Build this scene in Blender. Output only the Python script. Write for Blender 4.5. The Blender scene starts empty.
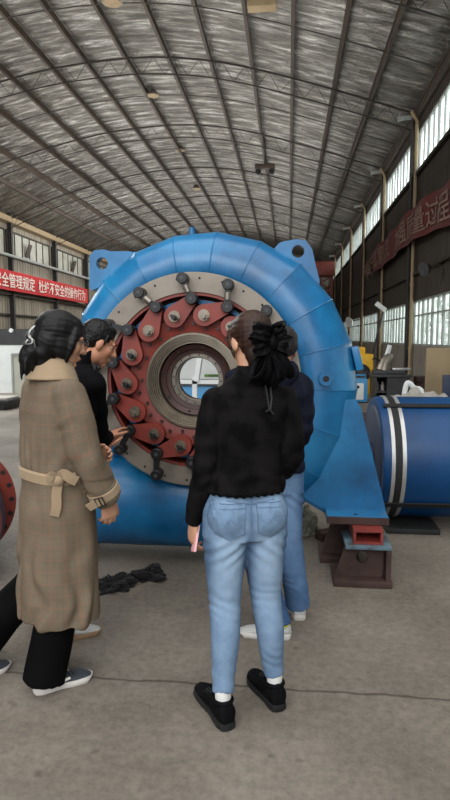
import bpy, bmesh, math, random
from math import sin, cos, pi, radians as rad
from mathutils import Vector as V, Matrix as M, noise
from mathutils.bvhtree import BVHTree
random.seed(7)
SC = bpy.context.scene
COL = SC.collection

# ------------------------------------------------------------------ camera
CAM_H, PITCH, YAW, FPX = 1.55, rad(5.9), rad(6.0), 600.0
cd = bpy.data.cameras.new('camera')
cam = bpy.data.objects.new('camera', cd)
COL.objects.link(cam)
cam.location = (0, 0, CAM_H)
cam.rotation_euler = (pi/2 - PITCH, 0, YAW)
cd.sensor_width = 36
cd.lens = FPX/800*36
cd.clip_end = 400
SC.camera = cam
CF = V((-sin(YAW)*cos(PITCH), cos(YAW)*cos(PITCH), -sin(PITCH)))
CR = V((cos(YAW), sin(YAW), 0))
CU = CR.cross(CF)
def ray(x, y): return CF + CR*((x-225)/FPX) + CU*((400-y)/FPX)
def atY(x, y, Y):
    d = ray(x, y); t = Y/d.y
    return V((d.x*t, Y, CAM_H + d.z*t))
def atX(x, y, X):
    d = ray(x, y); t = X/d.x
    return V((X, d.y*t, CAM_H + d.z*t))
def gnd(x, y, z=0.0):
    d = ray(x, y); t = (z-CAM_H)/d.z
    return V((d.x*t, d.y*t, z))

# ------------------------------------------------------------------ materials
def srgb(r, g, b):
    f = lambda c: ((c/255)/12.92 if c/255 <= .04045 else ((c/255+.055)/1.055)**2.4)
    return (f(r), f(g), f(b), 1)
class NT:
    def __init__(s, name):
        s.m = bpy.data.materials.new(name); s.m.use_nodes = True
        s.t = s.m.node_tree; s.b = s.t.nodes['Principled BSDF']; s.out = s.t.nodes['Material Output']
    def n(s, kind, **kw):
        nd = s.t.nodes.new(kind)
        for k, v in kw.items():
            if k in nd.inputs: nd.inputs[k].default_value = v
            else: setattr(nd, k, v)
        return nd
    def l(s, a, b): s.t.links.new(a, b)
    def coords(s, kind='Object', scale=(1,1,1), rot=(0,0,0)):
        tc = s.n('ShaderNodeTexCoord'); mp = s.n('ShaderNodeMapping')
        mp.inputs['Scale'].default_value = scale; mp.inputs['Rotation'].default_value = rot
        s.l(tc.outputs[kind], mp.inputs['Vector']); return mp.outputs['Vector']
    def noise(s, vec, scale, detail=4, rough=.55):
        nd = s.n('ShaderNodeTexNoise'); nd.inputs['Scale'].default_value = scale
        nd.inputs['Detail'].default_value = detail; nd.inputs['Roughness'].default_value = rough
        s.l(vec, nd.inputs['Vector']); return nd.outputs['Fac']
    def ramp(s, fac, stops):
        r = s.n('ShaderNodeValToRGB'); e = r.color_ramp.elements
        while len(e) < len(stops): e.new(.5)
        for i, (p, c) in enumerate(stops):
            e[i].position = p; e[i].color = c if len(c) == 4 else (*c, 1)
        s.l(fac, r.inputs['Fac']); return r.outputs['Color']
    def mix(s, fac, a, b, mode='MIX'):
        nd = s.n('ShaderNodeMix'); nd.data_type = 'RGBA'; nd.blend_type = mode
        for val, sock in ((fac, nd.inputs[0]), (a, nd.inputs[6]), (b, nd.inputs[7])):
            if isinstance(val, (int, float, tuple)): sock.default_value = val
            else: s.l(val, sock)
        return nd.outputs[2]
    def math(s, op, a, b=None):
        nd = s.n('ShaderNodeMath'); nd.operation = op
        for val, sock in ((a, nd.inputs[0]), (b, nd.inputs[1])):
            if val is None: continue
            if isinstance(val, (int, float)): sock.default_value = val
            else: s.l(val, sock)
        return nd.outputs[0]
    def bump(s, h, strength=.3, dist=.01):
        b = s.n('ShaderNodeBump'); b.inputs['Strength'].default_value = strength
        b.inputs['Distance'].default_value = dist
        s.l(h, b.inputs['Height']); s.l(b.outputs['Normal'], s.b.inputs['Normal'])
    def base(s, c):
        if isinstance(c, tuple): s.b.inputs['Base Color'].default_value = c
        else: s.l(c, s.b.inputs['Base Color'])
def pm(name, c, rough=.5, metal=0, var=.25, scale=6, bump=0, bscale=30, dark=None, spec=.5, coord='Object'):
    """painted / plain surface with uneven tone and a little relief"""
    t = NT(name); v = t.coords(coord)
    d = dark or tuple(x*(1-var) for x in c[:3])
    li = tuple(min(1, x*(1+var*.5)) for x in c[:3])
    t.base(t.ramp(t.noise(v, scale, 5), [(.3, d), (.5, c[:3]), (.75, li)]))
    t.b.inputs['Roughness'].default_value = rough; t.b.inputs['Metallic'].default_value = metal
    t.b.inputs['Specular IOR Level'].default_value = spec
    if bump: t.bump(t.noise(v, bscale, 3), bump)
    return t.m

MT = {}
MT['steel'] = pm('machined_steel', srgb(128,120,110), .4, .75, .3, 5, .08, 60)
MT['turned'] = pm('turned_steel', srgb(132,122,108), .34, .8, .25, 9)
MT['rawsteel'] = pm('raw_flange_steel', srgb(128,119,108), .55, .3, .3, 5, .1, 40)
MT['blackiron'] = pm('black_iron', srgb(24,24,26), .42, .2, .3, 20)
MT['red'] = pm('red_oxide_paint', srgb(122,44,32), .5, 0, .3, 5, .06, 25)
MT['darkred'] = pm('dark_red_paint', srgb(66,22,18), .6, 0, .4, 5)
MT['brownplate'] = pm('brown_plate', srgb(62,38,32), .5, .2, .4, 7)
MT['rust'] = pm('rusty_steel', srgb(66,47,42), .7, .2, .45, 7, .15, 30)
MT['reddish'] = pm('red_primer', srgb(122,44,36), .6, 0, .3, 9)
MT['black'] = pm('matt_black', srgb(18,18,19), .7, 0, .3, 12)
MT['darkgrey'] = pm('dark_grey_metal', srgb(58,58,60), .55, .1, .25, 6)
MT['yellow'] = pm('yellow_paint', srgb(222,168,22), .45, 0, .15, 4)
MT['white'] = pm('white_paint', srgb(214,216,214), .5, 0, .08, 5)
MT['lightblue'] = pm('light_blue_paint', srgb(60,140,190), .45, 0, .15, 5)
MT['navy'] = pm('navy_panel', srgb(24,38,66), .5, 0, .2, 5)
MT['tan'] = pm('tan_concrete', srgb(158,138,108), .85, 0, .25, 1.2, .2, 12)
MT['tanpipe'] = pm('cream_pipe', srgb(150,130,98), .6, 0, .25, 4)
MT['greywall'] = pm('grey_plaster', srgb(128,122,112), .85, 0, .2, 2)
MT['column'] = pm('dark_column_paint', srgb(52,50,48), .6, .1, .3, 3)
MT['beam'] = pm('brown_beam_paint', srgb(66,54,44), .55, .1, .35, 3)
MT['truss'] = pm('truss_paint', srgb(50,45,40), .6, .2, .3, 3)
MT['frame'] = pm('window_frame_paint', srgb(150,152,148), .6, 0, .2, 4)
MT['sack'] = pm('canvas_sack', srgb(118,118,102), .9, 0, .35, 9, .4, 30)
MT['paleplastic'] = pm('pale_woven_sack', srgb(160,155,148), .8, 0, .2, 12, .3, 60)
MT['silver'] = pm('silver_band', srgb(178,178,176), .4, .6, .15, 6)

def blue_paint():
    t = NT('blue_gloss_paint'); v = t.coords('Object')
    big = t.ramp(t.noise(v, 2.2, 6, .6), [(.3, srgb(12,68,108)[:3]), (.5, srgb(19,96,142)[:3]), (.7, srgb(34,120,166)[:3])])
    st = t.ramp(t.noise(v, 3.7, 8, .7), [(.62, (0,0,0)), (.72, (1,1,1))])
    c = t.mix(t.math('MULTIPLY', st, .45), big, srgb(28,62,88))
    fine = t.ramp(t.noise(v, 45, 4, .7), [(.66, (0,0,0)), (.74, (1,1,1))])
    c = t.mix(t.math('MULTIPLY', fine, .12), c, srgb(140,180,205))
    t.base(c); t.b.inputs['Roughness'].default_value = .3
    t.bump(t.noise(v, 14, 3), .06)
    return t.m
MT['blue'] = blue_paint()
MT['drumblue'] = pm('drum_blue_paint', srgb(8,58,102), .42, 0, .3, 3, .05, 9, None, .3)

def concrete_floor():
    t = NT('concrete_floor'); v = t.coords('Object')
    a = t.ramp(t.noise(v, .9, 8, .65), [(.3, srgb(92,85,76)[:3]), (.5, srgb(116,108,98)[:3]), (.72, srgb(138,130,119)[:3])])
    fine = t.ramp(t.noise(v, 26, 6, .75), [(.35, (.72,.72,.72)), (.62, (1.06,1.06,1.06))])
    c = t.mix(1.0, a, fine, 'MULTIPLY')
    spots = t.ramp(t.noise(v, 7.5, 3, .5), [(.66, (1,1,1)), (.74, (.5,.49,.47))])
    c = t.mix(.7, c, spots, 'MULTIPLY')
    pits = t.ramp(t.noise(v, 60, 2, .5), [(.70, (1,1,1)), (.76, (.45,.43,.4))])
    c = t.mix(.6, c, pits, 'MULTIPLY')
    # wandering joints and hairline cracks
    sx = t.n('ShaderNodeSeparateXYZ'); t.l(v, sx.inputs[0])
    wob = t.math('MULTIPLY', t.math('SUBTRACT', t.noise(v, 5, 5), .5), .05)
    for off in (2.53, 7.4, 12.5):
        d = t.math('ABSOLUTE', t.math('SUBTRACT', t.math('ADD', sx.outputs['Y'], wob), off))
        ln = t.ramp(d, [(.004, (.33,.31,.29)), (.011, (1,1,1))])
        c = t.mix(.85, c, ln, 'MULTIPLY')
    vo = t.n('ShaderNodeTexVoronoi'); vo.feature = 'DISTANCE_TO_EDGE'; vo.inputs['Scale'].default_value = .55
    t.l(t.mix(.12, v, t.n('ShaderNodeTexNoise', Scale=3.0).outputs['Color']), vo.inputs['Vector'])
    cr = t.ramp(vo.outputs['Distance'], [(.002, (.55,.53,.5)), (.008, (1,1,1))])
    c = t.mix(.16, c, cr, 'MULTIPLY')
    t.base(c); t.b.inputs['Roughness'].default_value = .72
    t.b.inputs['Specular IOR Level'].default_value = .3
    t.bump(t.noise(v, 34, 6, .7), .25, .006)
    return t.m
MT['floor'] = concrete_floor()

def foil():
    t = NT('foil_insulation'); v = t.coords('Object')
    vs = t.coords('Object', (.55, 2.6, 1), (0, 0, rad(10)))
    vf = t.coords('Object', (.9, 7, 1), (0, 0, rad(-8)))
    n1, n2 = t.noise(vs, 1.6, 6, .6), t.noise(vf, 1.5, 5, .65)
    c = t.ramp(n1, [(.3, srgb(96,92,86)[:3]), (.5, srgb(150,147,140)[:3]), (.7, srgb(225,223,218)[:3])])
    c = t.mix(.6, c, t.ramp(n2, [(.33, (.5,.49,.47)), (.6, (1,1,1)), (.78, (1.5,1.5,1.5))]), 'MULTIPLY')
    t.base(c); t.b.inputs['Metallic'].default_value = .8; t.b.inputs['Roughness'].default_value = .27
    h = t.math('ADD', t.math('MULTIPLY', n1, 1.0), t.math('MULTIPLY', n2, .8))
    t.bump(h, 1.0, .2)
    return t.m
MT['foil'] = foil()

def cladding(name, c, pitch=.22, var=.35):
    t = NT(name); v = t.coords('Object')
    w = t.n('ShaderNodeTexWave'); w.bands_direction = 'Y'; w.inputs['Scale'].default_value = .314/pitch
    w.inputs['Distortion'].default_value = 0
    t.l(v, w.inputs['Vector'])
    vs = t.coords('Object', (1, 1.6, .35))
    a = t.ramp(t.noise(vs, 1.0, 5, .6), [(.3, tuple(x*(1-var) for x in c[:3])), (.7, tuple(x*(1+var*.6) for x in c[:3]))])
    t.base(t.mix(.35, a, w.outputs['Color'], 'MULTIPLY'))
    t.b.inputs['Roughness'].default_value = .65
    t.bump(w.outputs['Fac'], .5, .04)
    return t.m
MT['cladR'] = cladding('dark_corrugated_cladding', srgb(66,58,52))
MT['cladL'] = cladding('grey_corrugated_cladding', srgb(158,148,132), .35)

def pane():
    t = NT('dusty_window_glass')
    tr = t.n('ShaderNodeBsdfTransparent'); tr.inputs['Color'].default_value = (.93,.97,.95,1)
    tl = t.n('ShaderNodeBsdfTranslucent'); tl.inputs['Color'].default_value = (.86,.9,.88,1)
    gl = t.n('ShaderNodeBsdfGlossy'); gl.inputs['Roughness'].default_value = .12; gl.inputs['Color'].default_value = (.8,.8,.8,1)
    v = t.coords('Object')
    f = t.ramp(t.noise(v, 1.1, 4), [(.35, (.08,.08,.08)), (.65, (.65,.65,.65))])
    m1 = t.n('ShaderNodeMixShader'); t.l(f, m1.inputs[0]); t.l(tr.outputs[0], m1.inputs[1]); t.l(tl.outputs[0], m1.inputs[2])
    m2 = t.n('ShaderNodeMixShader'); m2.inputs[0].default_value = .06; t.l(m1.outputs[0], m2.inputs[1]); t.l(gl.outputs[0], m2.inputs[2])
    t.l(m2.outputs[0], t.out.inputs['Surface'])
    return t.m
MT['pane'] = pane()
MT['dullpane'] = pm('dull_grey_pane', srgb(170,170,158), .4, 0, .25, 1.5)
def cloth(name, c, rough=.9, var=.2, scale=8, weave=160, bump=.25, sheen=.1, spec=.2):
    t = NT(name); v = t.coords('Object')
    t.base(t.ramp(t.noise(v, scale, 5), [(.3, tuple(x*(1-var) for x in c[:3])), (.7, tuple(x*(1+var) for x in c[:3]))]))
    t.b.inputs['Roughness'].default_value = rough
    t.b.inputs['Specular IOR Level'].default_value = spec if sheen else .06
    t.b.inputs['Sheen Weight'].default_value = sheen
    t.bump(t.noise(v, weave, 3), bump, .003)
    return t.m
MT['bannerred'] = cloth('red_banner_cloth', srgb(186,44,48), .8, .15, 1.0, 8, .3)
MT['bannerdark'] = cloth('dull_red_banner_cloth', srgb(92,32,29), .85, .25, .6, 6, .4)  # duller, darker red for the right-hand banner
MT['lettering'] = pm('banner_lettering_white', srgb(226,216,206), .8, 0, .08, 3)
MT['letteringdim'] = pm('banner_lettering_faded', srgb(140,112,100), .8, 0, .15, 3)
MT['ragblack'] = cloth('black_rag_cloth', srgb(26,24,24), .95, .4)

# ------------------------------------------------------------------ mesh builder
def finish(me, angle=38):
    bm = bmesh.new(); bm.from_mesh(me)
    bmesh.ops.recalc_face_normals(bm, faces=bm.faces)
    a = rad(angle)
    for f in bm.faces: f.smooth = True
    for e in bm.edges:
        e.smooth = len(e.link_faces) == 2 and e.calc_face_angle(0) < a
    bm.to_mesh(me); bm.free()
class MB:
    def __init__(s): s.v, s.f = [], []
    def add(s, vs, fs):
        k = len(s.v); s.v += [V(x) for x in vs]; s.f += [[i+k for i in f] for f in fs]; return s
    def box(s, c, d, rot=None):
        c = V(c); h = [x/2 for x in d]; R = rot.to_3x3() if rot else M.Identity(3)
        vs = [c + R @ V((h[0]*i, h[1]*j, h[2]*k)) for i in (-1,1) for j in (-1,1) for k in (-1,1)]
        return s.add(vs, [(0,1,3,2),(4,6,7,5),(0,4,5,1),(2,3,7,6),(0,2,6,4),(1,5,7,3)])
    def rbox(s, c, d, r=.01, rot=None):
        """box with chamfered edges"""
        bm = bmesh.new(); bmesh.ops.create_cube(bm, size=1)
        for v in bm.verts: v.co = V((v.co.x*d[0], v.co.y*d[1], v.co.z*d[2]))
        bmesh.ops.bevel(bm, geom=list(bm.edges), offset=r, segments=2, affect='EDGES', profile=.6)
        R = rot.to_3x3() if rot else M.Identity(3)
        vs = [V(c) + R @ v.co for v in bm.verts]; bm.verts.index_update()
        fs = [[v.index for v in f.verts] for f in bm.faces]; bm.free()
        return s.add(vs, fs)
    def loft(s, rings, cap=True, close=False):
        n = len(rings[0]); vs = [p for r in rings for p in r]; fs = []
        m = len(rings)
        for i in range(m if close else m-1):
            j = (i+1) % m
            for k in range(n):
                q = (k+1) % n
                fs.append((i*n+k, i*n+q, j*n+q, j*n+k))
        if cap and not close:
            fs.append(tuple(range(n))[::-1]); fs.append(tuple((m-1)*n+k for k in range(n)))
        return s.add(vs, fs)
    def tube(s, pts, r, n=12, cap=True, close=False, flat=1.0, up=None):
        pts = [V(p) for p in pts]; m = len(pts); rings = []
        rr = r if isinstance(r, (list, tuple)) else [r]*m
        prev = None
        for i, p in enumerate(pts):
            if close: t = pts[(i+1) % m] - pts[i-1]
            else: t = pts[min(i+1, m-1)] - pts[max(i-1, 0)]
            t.normalize()
            if prev is None:
                a = V(up) if up else (V((0,0,1)) if abs(t.z) < .9 else V((1,0,0)))
            else: a = prev
            u = a - t*a.dot(t)
            if u.length < 1e-5: u = t.orthogonal()
            u.normalize(); prev = u; w = t.cross(u)
            rings.append([p + (u*cos(2*pi*k/n)*flat + w*sin(2*pi*k/n))*rr[i] for k in range(n)])
        return s.loft(rings, cap, close)
    def cyl(s, a, b, r, r2=None, n=24): return s.tube([a, b], [r, r if r2 is None else r2], n)
    def bar(s, a, b, w, h, up=(0,0,1)):
        a, b = V(a), V(b); t = (b-a).normalized(); u = V(up) - t*V(up).dot(t)
        if u.length < 1e-4: u = t.orthogonal()
        u.normalize(); q = t.cross(u)
        R = [[p + u*h/2*i + q*w/2*j for i, j in ((-1,-1),(-1,1),(1,1),(1,-1))] for p in (a, b)]
        return s.loft(R)
    def lathe(s, c, prof, n=64, closed=True):
        """profile of (radius, y) spun about the +Y axis through c; closed profile -> solid ring"""
        c = V(c); rings = []
        for r, y in prof:
            rings.append([c + V((r*cos(2*pi*k/n), y, r*sin(2*pi*k/n))) for k in range(n)])
        return s.loft(rings, cap=False, close=closed)
    def prism(s, poly, y0, y1):
        """polygon in XZ, thick along Y"""
        n = len(poly)
        vs = [V((x, y0, z)) for x, z in poly] + [V((x, y1, z)) for x, z in poly]
        return s.add(vs, [tuple(range(n)), tuple(range(2*n-1, n-1, -1))] + [(k, k+n, (k+1) % n + n, (k+1) % n) for k in range(n)])
    def ellip(s, c, r, rot=None, nu=20, nv=12):
        c = V(c); R = rot.to_3x3() if rot else M.Identity(3); rings = []
        for i in range(1, nv):
            a = pi*i/nv
            rings.append([c + R @ V((r[0]*sin(a)*cos(2*pi*k/nu), r[1]*sin(a)*sin(2*pi*k/nu), r[2]*cos(a))) for k in range(nu)])
        k0 = len(s.v); s.loft(rings, cap=False)
        s.v += [c + R @ V((0,0,r[2])), c + R @ V((0,0,-r[2]))]; t, b = len(s.v)-2, len(s.v)-1
        L = k0 + (nv-2)*nu
        for k in range(nu):
            q = (k+1) % nu
            s.f += [[t, k0+q, k0+k], [b, L+k, L+q]]
        return s
    def sheet(s, grid):
        """grid[i][j] of points -> open sheet"""
        m, n = len(grid), len(grid[0])
        return s.add([p for r in grid for p in r], [(i*n+j, i*n+j+1, (i+1)*n+j+1, (i+1)*n+j) for i in range(m-1) for j in range(n-1)])
    def build(s, name, mat, parent=None, angle=38, wpos=True):
        me = bpy.data.meshes.new(name)
        off = V((0,0,0))
        if parent is not None and wpos: off = parent_offset(parent)
        me.from_pydata([v - off for v in s.v], [], s.f); me.update()
        finish(me, angle)
        if mat: me.materials.append(MT[mat] if isinstance(mat, str) else mat)
        o = bpy.data.objects.new(name, me); COL.objects.link(o)
        o.parent = parent
        return o
def parent_offset(p):
    o = V((0,0,0))
    while p is not None: o += p.location; p = p.parent
    return o
def tag(o, label=None, cat=None, group=None, kind=None):
    if label: o['label'] = label
    if cat: o['category'] = cat
    if group: o['group'] = group
    if kind: o['kind'] = kind
    return o
def empty(name, loc, label, cat, group=None):
    o = bpy.data.objects.new(name, None); COL.objects.link(o); o.location = loc
    o.empty_display_size = .2
    return tag(o, label, cat, group)
def struct(mb, name, mat, parent=None, angle=38):
    o = mb.build(name, mat, parent, angle)
    if parent is None: o['kind'] = 'structure'
    return o
def copy_tree(o, parent=None):
    c = o.copy(); COL.objects.link(c); c.parent = parent
    for ch in list(o.children): copy_tree(ch, c)
    return c
def circ(c, r, n, a0=0): return [(c[0]+r*cos(a0+2*pi*k/n), c[1]+r*sin(a0+2*pi*k/n)) for k in range(n)]
def cat_rom(pts, n=6):
    P = [V(p) for p in pts]; P = [P[0]*2-P[1]] + P + [P[-1]*2-P[-2]]; out = []
    for i in range(1, len(P)-2):
        a, b, c, d = P[i-1:i+3]
        for k in range(n):
            t = k/n
            out.append(.5*((2*b) + (c-a)*t + (2*a-5*b+4*c-d)*t*t + (3*b-a-3*c+d)*t**3))
    out.append(P[-2]); return out
# ================================================================== the hall
XR, XL, Y0, Y1 = 4.0, -16.0, -6.0, 62.0
PROF = [(-16,8.1),(-12.9,9.4),(-9.9,10.18),(-7.7,10.6),(-5.2,10.78),(-4.1,10.75),(-2.13,10.5),(.15,9.87),(2,9.3),(4,8.62)]
def roofz(x):
    for (a, za), (b, zb) in zip(PROF, PROF[1:]):
        if a <= x <= b:
            t = (x-a)/(b-a); return za + (zb-za)*t
    return PROF[0][1] if x < -16 else PROF[-1][1]
def rz(x): return sum(roofz(max(-16, min(4, x+d))) for d in (-.9,-.45,0,.45,.9))/5 if -15 < x < 3.1 else roofz(x)

mb = MB(); mb.sheet([[V((x, y, 0)) for y in (Y0, 0, 6, 20, 62)] for x in (XL, -8, -2, 4)])
struct(mb, 'floor', 'floor')
mb = MB(); mb.sheet([[V((x, y, -.06)) for y in (-40, 0, 50, 110)] for x in (-60, -16, 4, 60)])
MT['yard'] = pm('outside_ground', srgb(120,124,110), .9, 0, .3, .5)
struct(mb, 'ground', 'yard')
xs = [XL + (XR-XL)*i/40 for i in range(41)]
mb = MB(); mb.sheet([[V((x, y, rz(x)+.24)) for y in (Y0, 10, 20, 30, 40, 50, 62)] for x in xs])
struct(mb, 'ceiling', 'foil', angle=60)

# purlins running down the hall
def solve_x(r):
    x = 0
    for _ in range(60): x = .5*x + .5*r*(rz(max(-16, min(4, x))) - CAM_H)
    return max(-15.9, min(3.95, x))
for i, r in enumerate((.334,.171,.003,-.145,-.293,-.441,-.592,-.746,-.89,-1.079,-1.287,-1.545,-1.836)):
    x = solve_x(r); z = rz(x)
    b = MB()
    b.box((x, 28, z+.14), (.09, 68, .025)); b.box((x, 28, z+.04), (.025, 68, .18)); b.box((x, 28, z-.05), (.09, 68, .025))
    struct(b, 'ceiling_beam', 'beam')

TY = [13.9, 20.3, 26.6, 33.1, 39.6, 46.1, 52.6, 59.1]
for y in TY:
    b = MB()
    pts = [(x, rz(x)-.06) for x in [XL+.2+(XR-XL-.4)*i/26 for i in range(27)]]
    low = [(x, z-.52) for x, z in pts]
    b.tube([(x, y, z) for x, z in pts], .034, 6)
    b.tube([(x, y, z) for x, z in low], .024, 6)
    for k in range(26):
        b.tube([(pts[k][0], y, pts[k][1]), ((low[k][0]+low[k+1][0])/2, y, (low[k][1]+low[k+1][1])/2)], .010, 5)
        b.tube([((low[k][0]+low[k+1][0])/2, y, (low[k][1]+low[k+1][1])/2), (pts[k+1][0], y, pts[k+1][1])], .010, 5)
    struct(b, 'ceiling_truss', 'truss')
# thin tie rods between trusses
for y in (17.1, 23.4, 29.8, 36.3):
    b = MB(); b.tube([(x, y, rz(x)-.05) for x in [XL+.2+(XR-XL-.4)*i/20 for i in range(21)]], .018, 5)
    struct(b, 'ceiling_tie_rod', 'truss')

# ---- right wall : plinth, glazed band, dark cladding, clerestory, eave
T = .16
def band(x0, y0, y1, z0, z1, t=T): return MB().box((x0+t/2, (y0+y1)/2, (z0+z1)/2), (t, y1-y0, z1-z0))
wr = MB(); wr.v, wr.f = [], []
for z0, z1 in ((2.74, 6.75), (8.05, 8.9)):
    wr.box((XR+T/2, 28, (z0+z1)/2), (T, 68, z1-z0))
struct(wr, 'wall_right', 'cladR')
struct(band(XR-.02, Y0, Y1, 0, 1.31, .22), 'wall_right_plinth', 'greywall')
ys = [Y0] + TY + [Y1]
wn = 1
for a, b_ in zip(ys, ys[1:]):
    if b_ < 10: continue
    for (z0, z1) in ((1.31, 2.74), (6.75, 8.05)):
        fr = MB(); w = .06
        ya, yb = a+.12, b_-.12
        for z in (z0+w/2, z1-w/2): fr.box((XR+.08, (ya+yb)/2, z), (.1, yb-ya, w))
        n = max(2, round((yb-ya)/.62))
        for k in range(n+1): fr.box((XR+.08, ya+(yb-ya)*k/n, (z0+z1)/2), (.08 if k % 2 else .1, .045 if k % 2 else .08, z1-z0))
        if z0 < 2: fr.box((XR+.08, (ya+yb)/2, z0+.95), (.07, yb-ya, .04))
        o = struct(fr, 'window_%d' % wn, 'frame')
        MB().box((XR+.09, (ya+yb)/2, (z0+z1)/2), (.008, yb-ya-.02, z1-z0-.04)).build('window_pane', 'pane', o)
        wn += 1
for y in TY:
    b = MB(); b.box((XR-.03, y, 4.25), (.02, .26, 8.5)); b.box((XR-.1, y, 4.25), (.14, .02, 8.5)); b.box((XR-.17, y, 4.25), (.02, .26, 8.5))
    struct(b, 'trim_column_right', 'column')
    b = MB(); b.tube([(XR-.12, y-.5, 0), (XR-.12, y-.5, 8.2), (XR-.3, y-.5, 8.5)], .055, 10)
    for z in (1.2, 3.2, 5.2, 7.2): b.cyl((XR-.12, y-.5, z), (XR-.12, y-.5, z+.08), .07, n=10)
    struct(b, 'trim_downpipe', 'tanpipe')
    b = MB(); b.bar((XR-.05, y, 8.5), (XR-.6, y, 8.46), .14, .1); b.box((XR-.6, y, 8.46), (.04, .18, .14))
    struct(b, 'trim_bracket', 'frame')
b = MB(); b.box((XR-.07, 28, 8.45), (.18, 68, .24)); b.box((XR-.16, 28, 8.58), (.04, 68, .08))
struct(b, 'trim_eave_right', 'beam')
for z in (3.55, 6.62): struct(MB().box((XR-.07, 28, z), (.12, 68, .1)), 'trim_girt_right', 'truss')
# ---- left wall
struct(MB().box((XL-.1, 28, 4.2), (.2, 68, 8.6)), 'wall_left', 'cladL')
zu0, zu1 = atX(0, 255, XL).z, atX(0, 227, XL).z
for i, (ya, yb) in enumerate(((27.0, 33.0), (33.3, 39.4), (39.9, 45.9), (46.3, 52.4), (52.8, 58.9))):
    fr = MB()
    for z in (zu0+.05, zu1-.05): fr.box((XL+.03, (ya+yb)/2, z), (.08, yb-ya, .1))
    for k in range(7): fr.box((XL+.03, ya+(yb-ya)*k/6, (zu0+zu1)/2), (.06, .07, zu1-zu0))
    o = struct(fr, 'window_%d' % wn, 'truss'); wn += 1
    MB().box((XL+.012, (ya+yb)/2, (zu0+zu1)/2), (.02, yb-ya, zu1-zu0)).build('window_pane', 'dullpane', o)
    sh = MB()
    yy = ya + (yb-ya)*(.42 if i % 2 else .62)
    sh.box((XL+.2, yy, (zu0+zu1)/2-.1), (.03, .5, .8), M.Rotation(rad(18), 3, 'Y'))
    sh.build('open_sash', 'beam', o)
for y in [27.0, 33.2, 39.7, 46.1, 52.6, 59.1]:
    b = MB(); b.box((XL+.3, y, 4.25), (.24, .05, 8.4)); b.box((XL+.42, y, 4.25), (.03, .2, 8.4)); b.box((XL+.18, y, 4.25), (.03, .2, 8.4))
    struct(b, 'trim_column_left', 'column')
zb = atX(0, 291, XL).z
b = MB(); b.box((XL+.2, 28, zb-.1), (.3, 68, .16)); struct(b, 'trim_girt_left', 'beam')
zc = atX(0, 314, XL).z
b = MB(); b.box((XL+.1, 28, zc), (.16, 68, .1)); struct(b, 'trim_rail_left', 'truss')
b = MB(); zp = atX(0, 256, XL).z; b.cyl((XL+.65, Y0, zp), (XL+.65, Y1, zp), .09, n=12); struct(b, 'trim_pipe_left', 'frame')
b = MB(); b.box((XL+.25, 28, 8.15), (.5, 68, .3)); struct(b, 'trim_eave_left', 'tanpipe')
# ---- end wall
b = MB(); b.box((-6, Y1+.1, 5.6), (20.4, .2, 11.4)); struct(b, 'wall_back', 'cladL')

# ---- banners
def text_mesh(body, size, bold=.02):
    c = bpy.data.curves.new('lettering', 'FONT'); c.body = body; c.size = size; c.offset = bold*size
    c.align_x = 'LEFT'; c.resolution_u = 2
    o = bpy.data.objects.new('lettering', c); COL.objects.link(o)
    dg = bpy.context.evaluated_depsgraph_get()
    me = bpy.data.meshes.new_from_object(o.evaluated_get(dg))
    vs = [v.co.copy() for v in me.vertices]; fs = [list(p.vertices) for p in me.polygons]
    bpy.data.objects.remove(o); bpy.data.meshes.remove(me)
    return vs, fs
def pw(tab, x):
    if x <= tab[0][0]: return tab[0][1]
    for (a, p), (b, q) in zip(tab, tab[1:]):
        if x <= b:
            t = (x-a)/(b-a); t = t*t*(3-2*t); return p + (q-p)*t
    return tab[-1][1]
# left banner (near end reads first)
zt, zl = atX(0, 268, XL+.75).z, atX(0, 288.5, XL+.75).z
root = empty('hanging_banner', (XL+.3, 37, (zt+zl)/2), 'bright red banner with white characters on the left wall', 'banner')
ya, yb = 26.0, atX(88, 300, XL+.75).y
g = [[V((XL+.75+.03*sin(y*1.9), y, z)) for z in (zl, zt)] for y in [ya+(yb-ya)*i/60 for i in range(61)]]
MB().sheet(g).build('banner_cloth', 'bannerred', root)
ye = atX(86, 300, XL+.75).y; yq = atX(.5, 278, XL+.75).y   # 'quan' sits at the frame's left edge
# 20 slots, slot 5 starts at yq
pitch = (ye-yq)/15.6
slot = 0
for ch in '严格遵守安全管理规定 杜绝不安全的操作行为':
    if ch == ' ': slot += .6; continue
    vs, fs = text_mesh(ch, 1.0, .010)
    MB().add([V((XL+.81, yq + (slot - 5 + v.x)*pitch*.98, zl+.14+(v.y+.1)/1.0*(zt-zl-.26))) for v in vs], fs).build('character', 'lettering', root)
    slot += 1
# right banner: sagging, far end reads first
BX = XR-.3
def yz(x, y): p = atX(x, y, BX); return (p.y, p.z)
top = [(8, 5.6), (11.5, 5.1)] + [yz(*q) for q in ((450,180),(427,196),(410,211),(396,225),(383,241),(371,253))]
bot = [(8, 4.5), (11.5, 4.1)] + [yz(*q) for q in ((450,224),(427,233),(410,243),(396,253),(383,266),(371,277))]
YE = yz(371, 265)[0]
root = empty('hanging_banner', (XR-.5, 18, 5), 'sagging dull red banner with faded characters on the right wall', 'banner')
def rip(y, t): return .05*sin(y*2.3+t*2) + .04*sin(y*.9) + .07*sin(t*9+y*.4)*max(0, (y-23)/8)
g = [[V((BX+rip(y, t), y, pw(bot, y)+(pw(top, y)-pw(bot, y))*t)) for t in [k/10 for k in range(11)]] for y in [8+(YE-8)*i/90 for i in range(91)]]
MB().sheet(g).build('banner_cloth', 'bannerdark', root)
pc = 1.28
def onb(u, v):
    y = yz(444, 200)[0] + .5*pc - (u - 11.6)*pc      # slot of 'cheng'
    t = .12 + .76*v
    return V((BX-.02+rip(y, t)-.02, y, pw(bot, y)+(pw(top, y)-pw(bot, y))*t))
slot = 0
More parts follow.
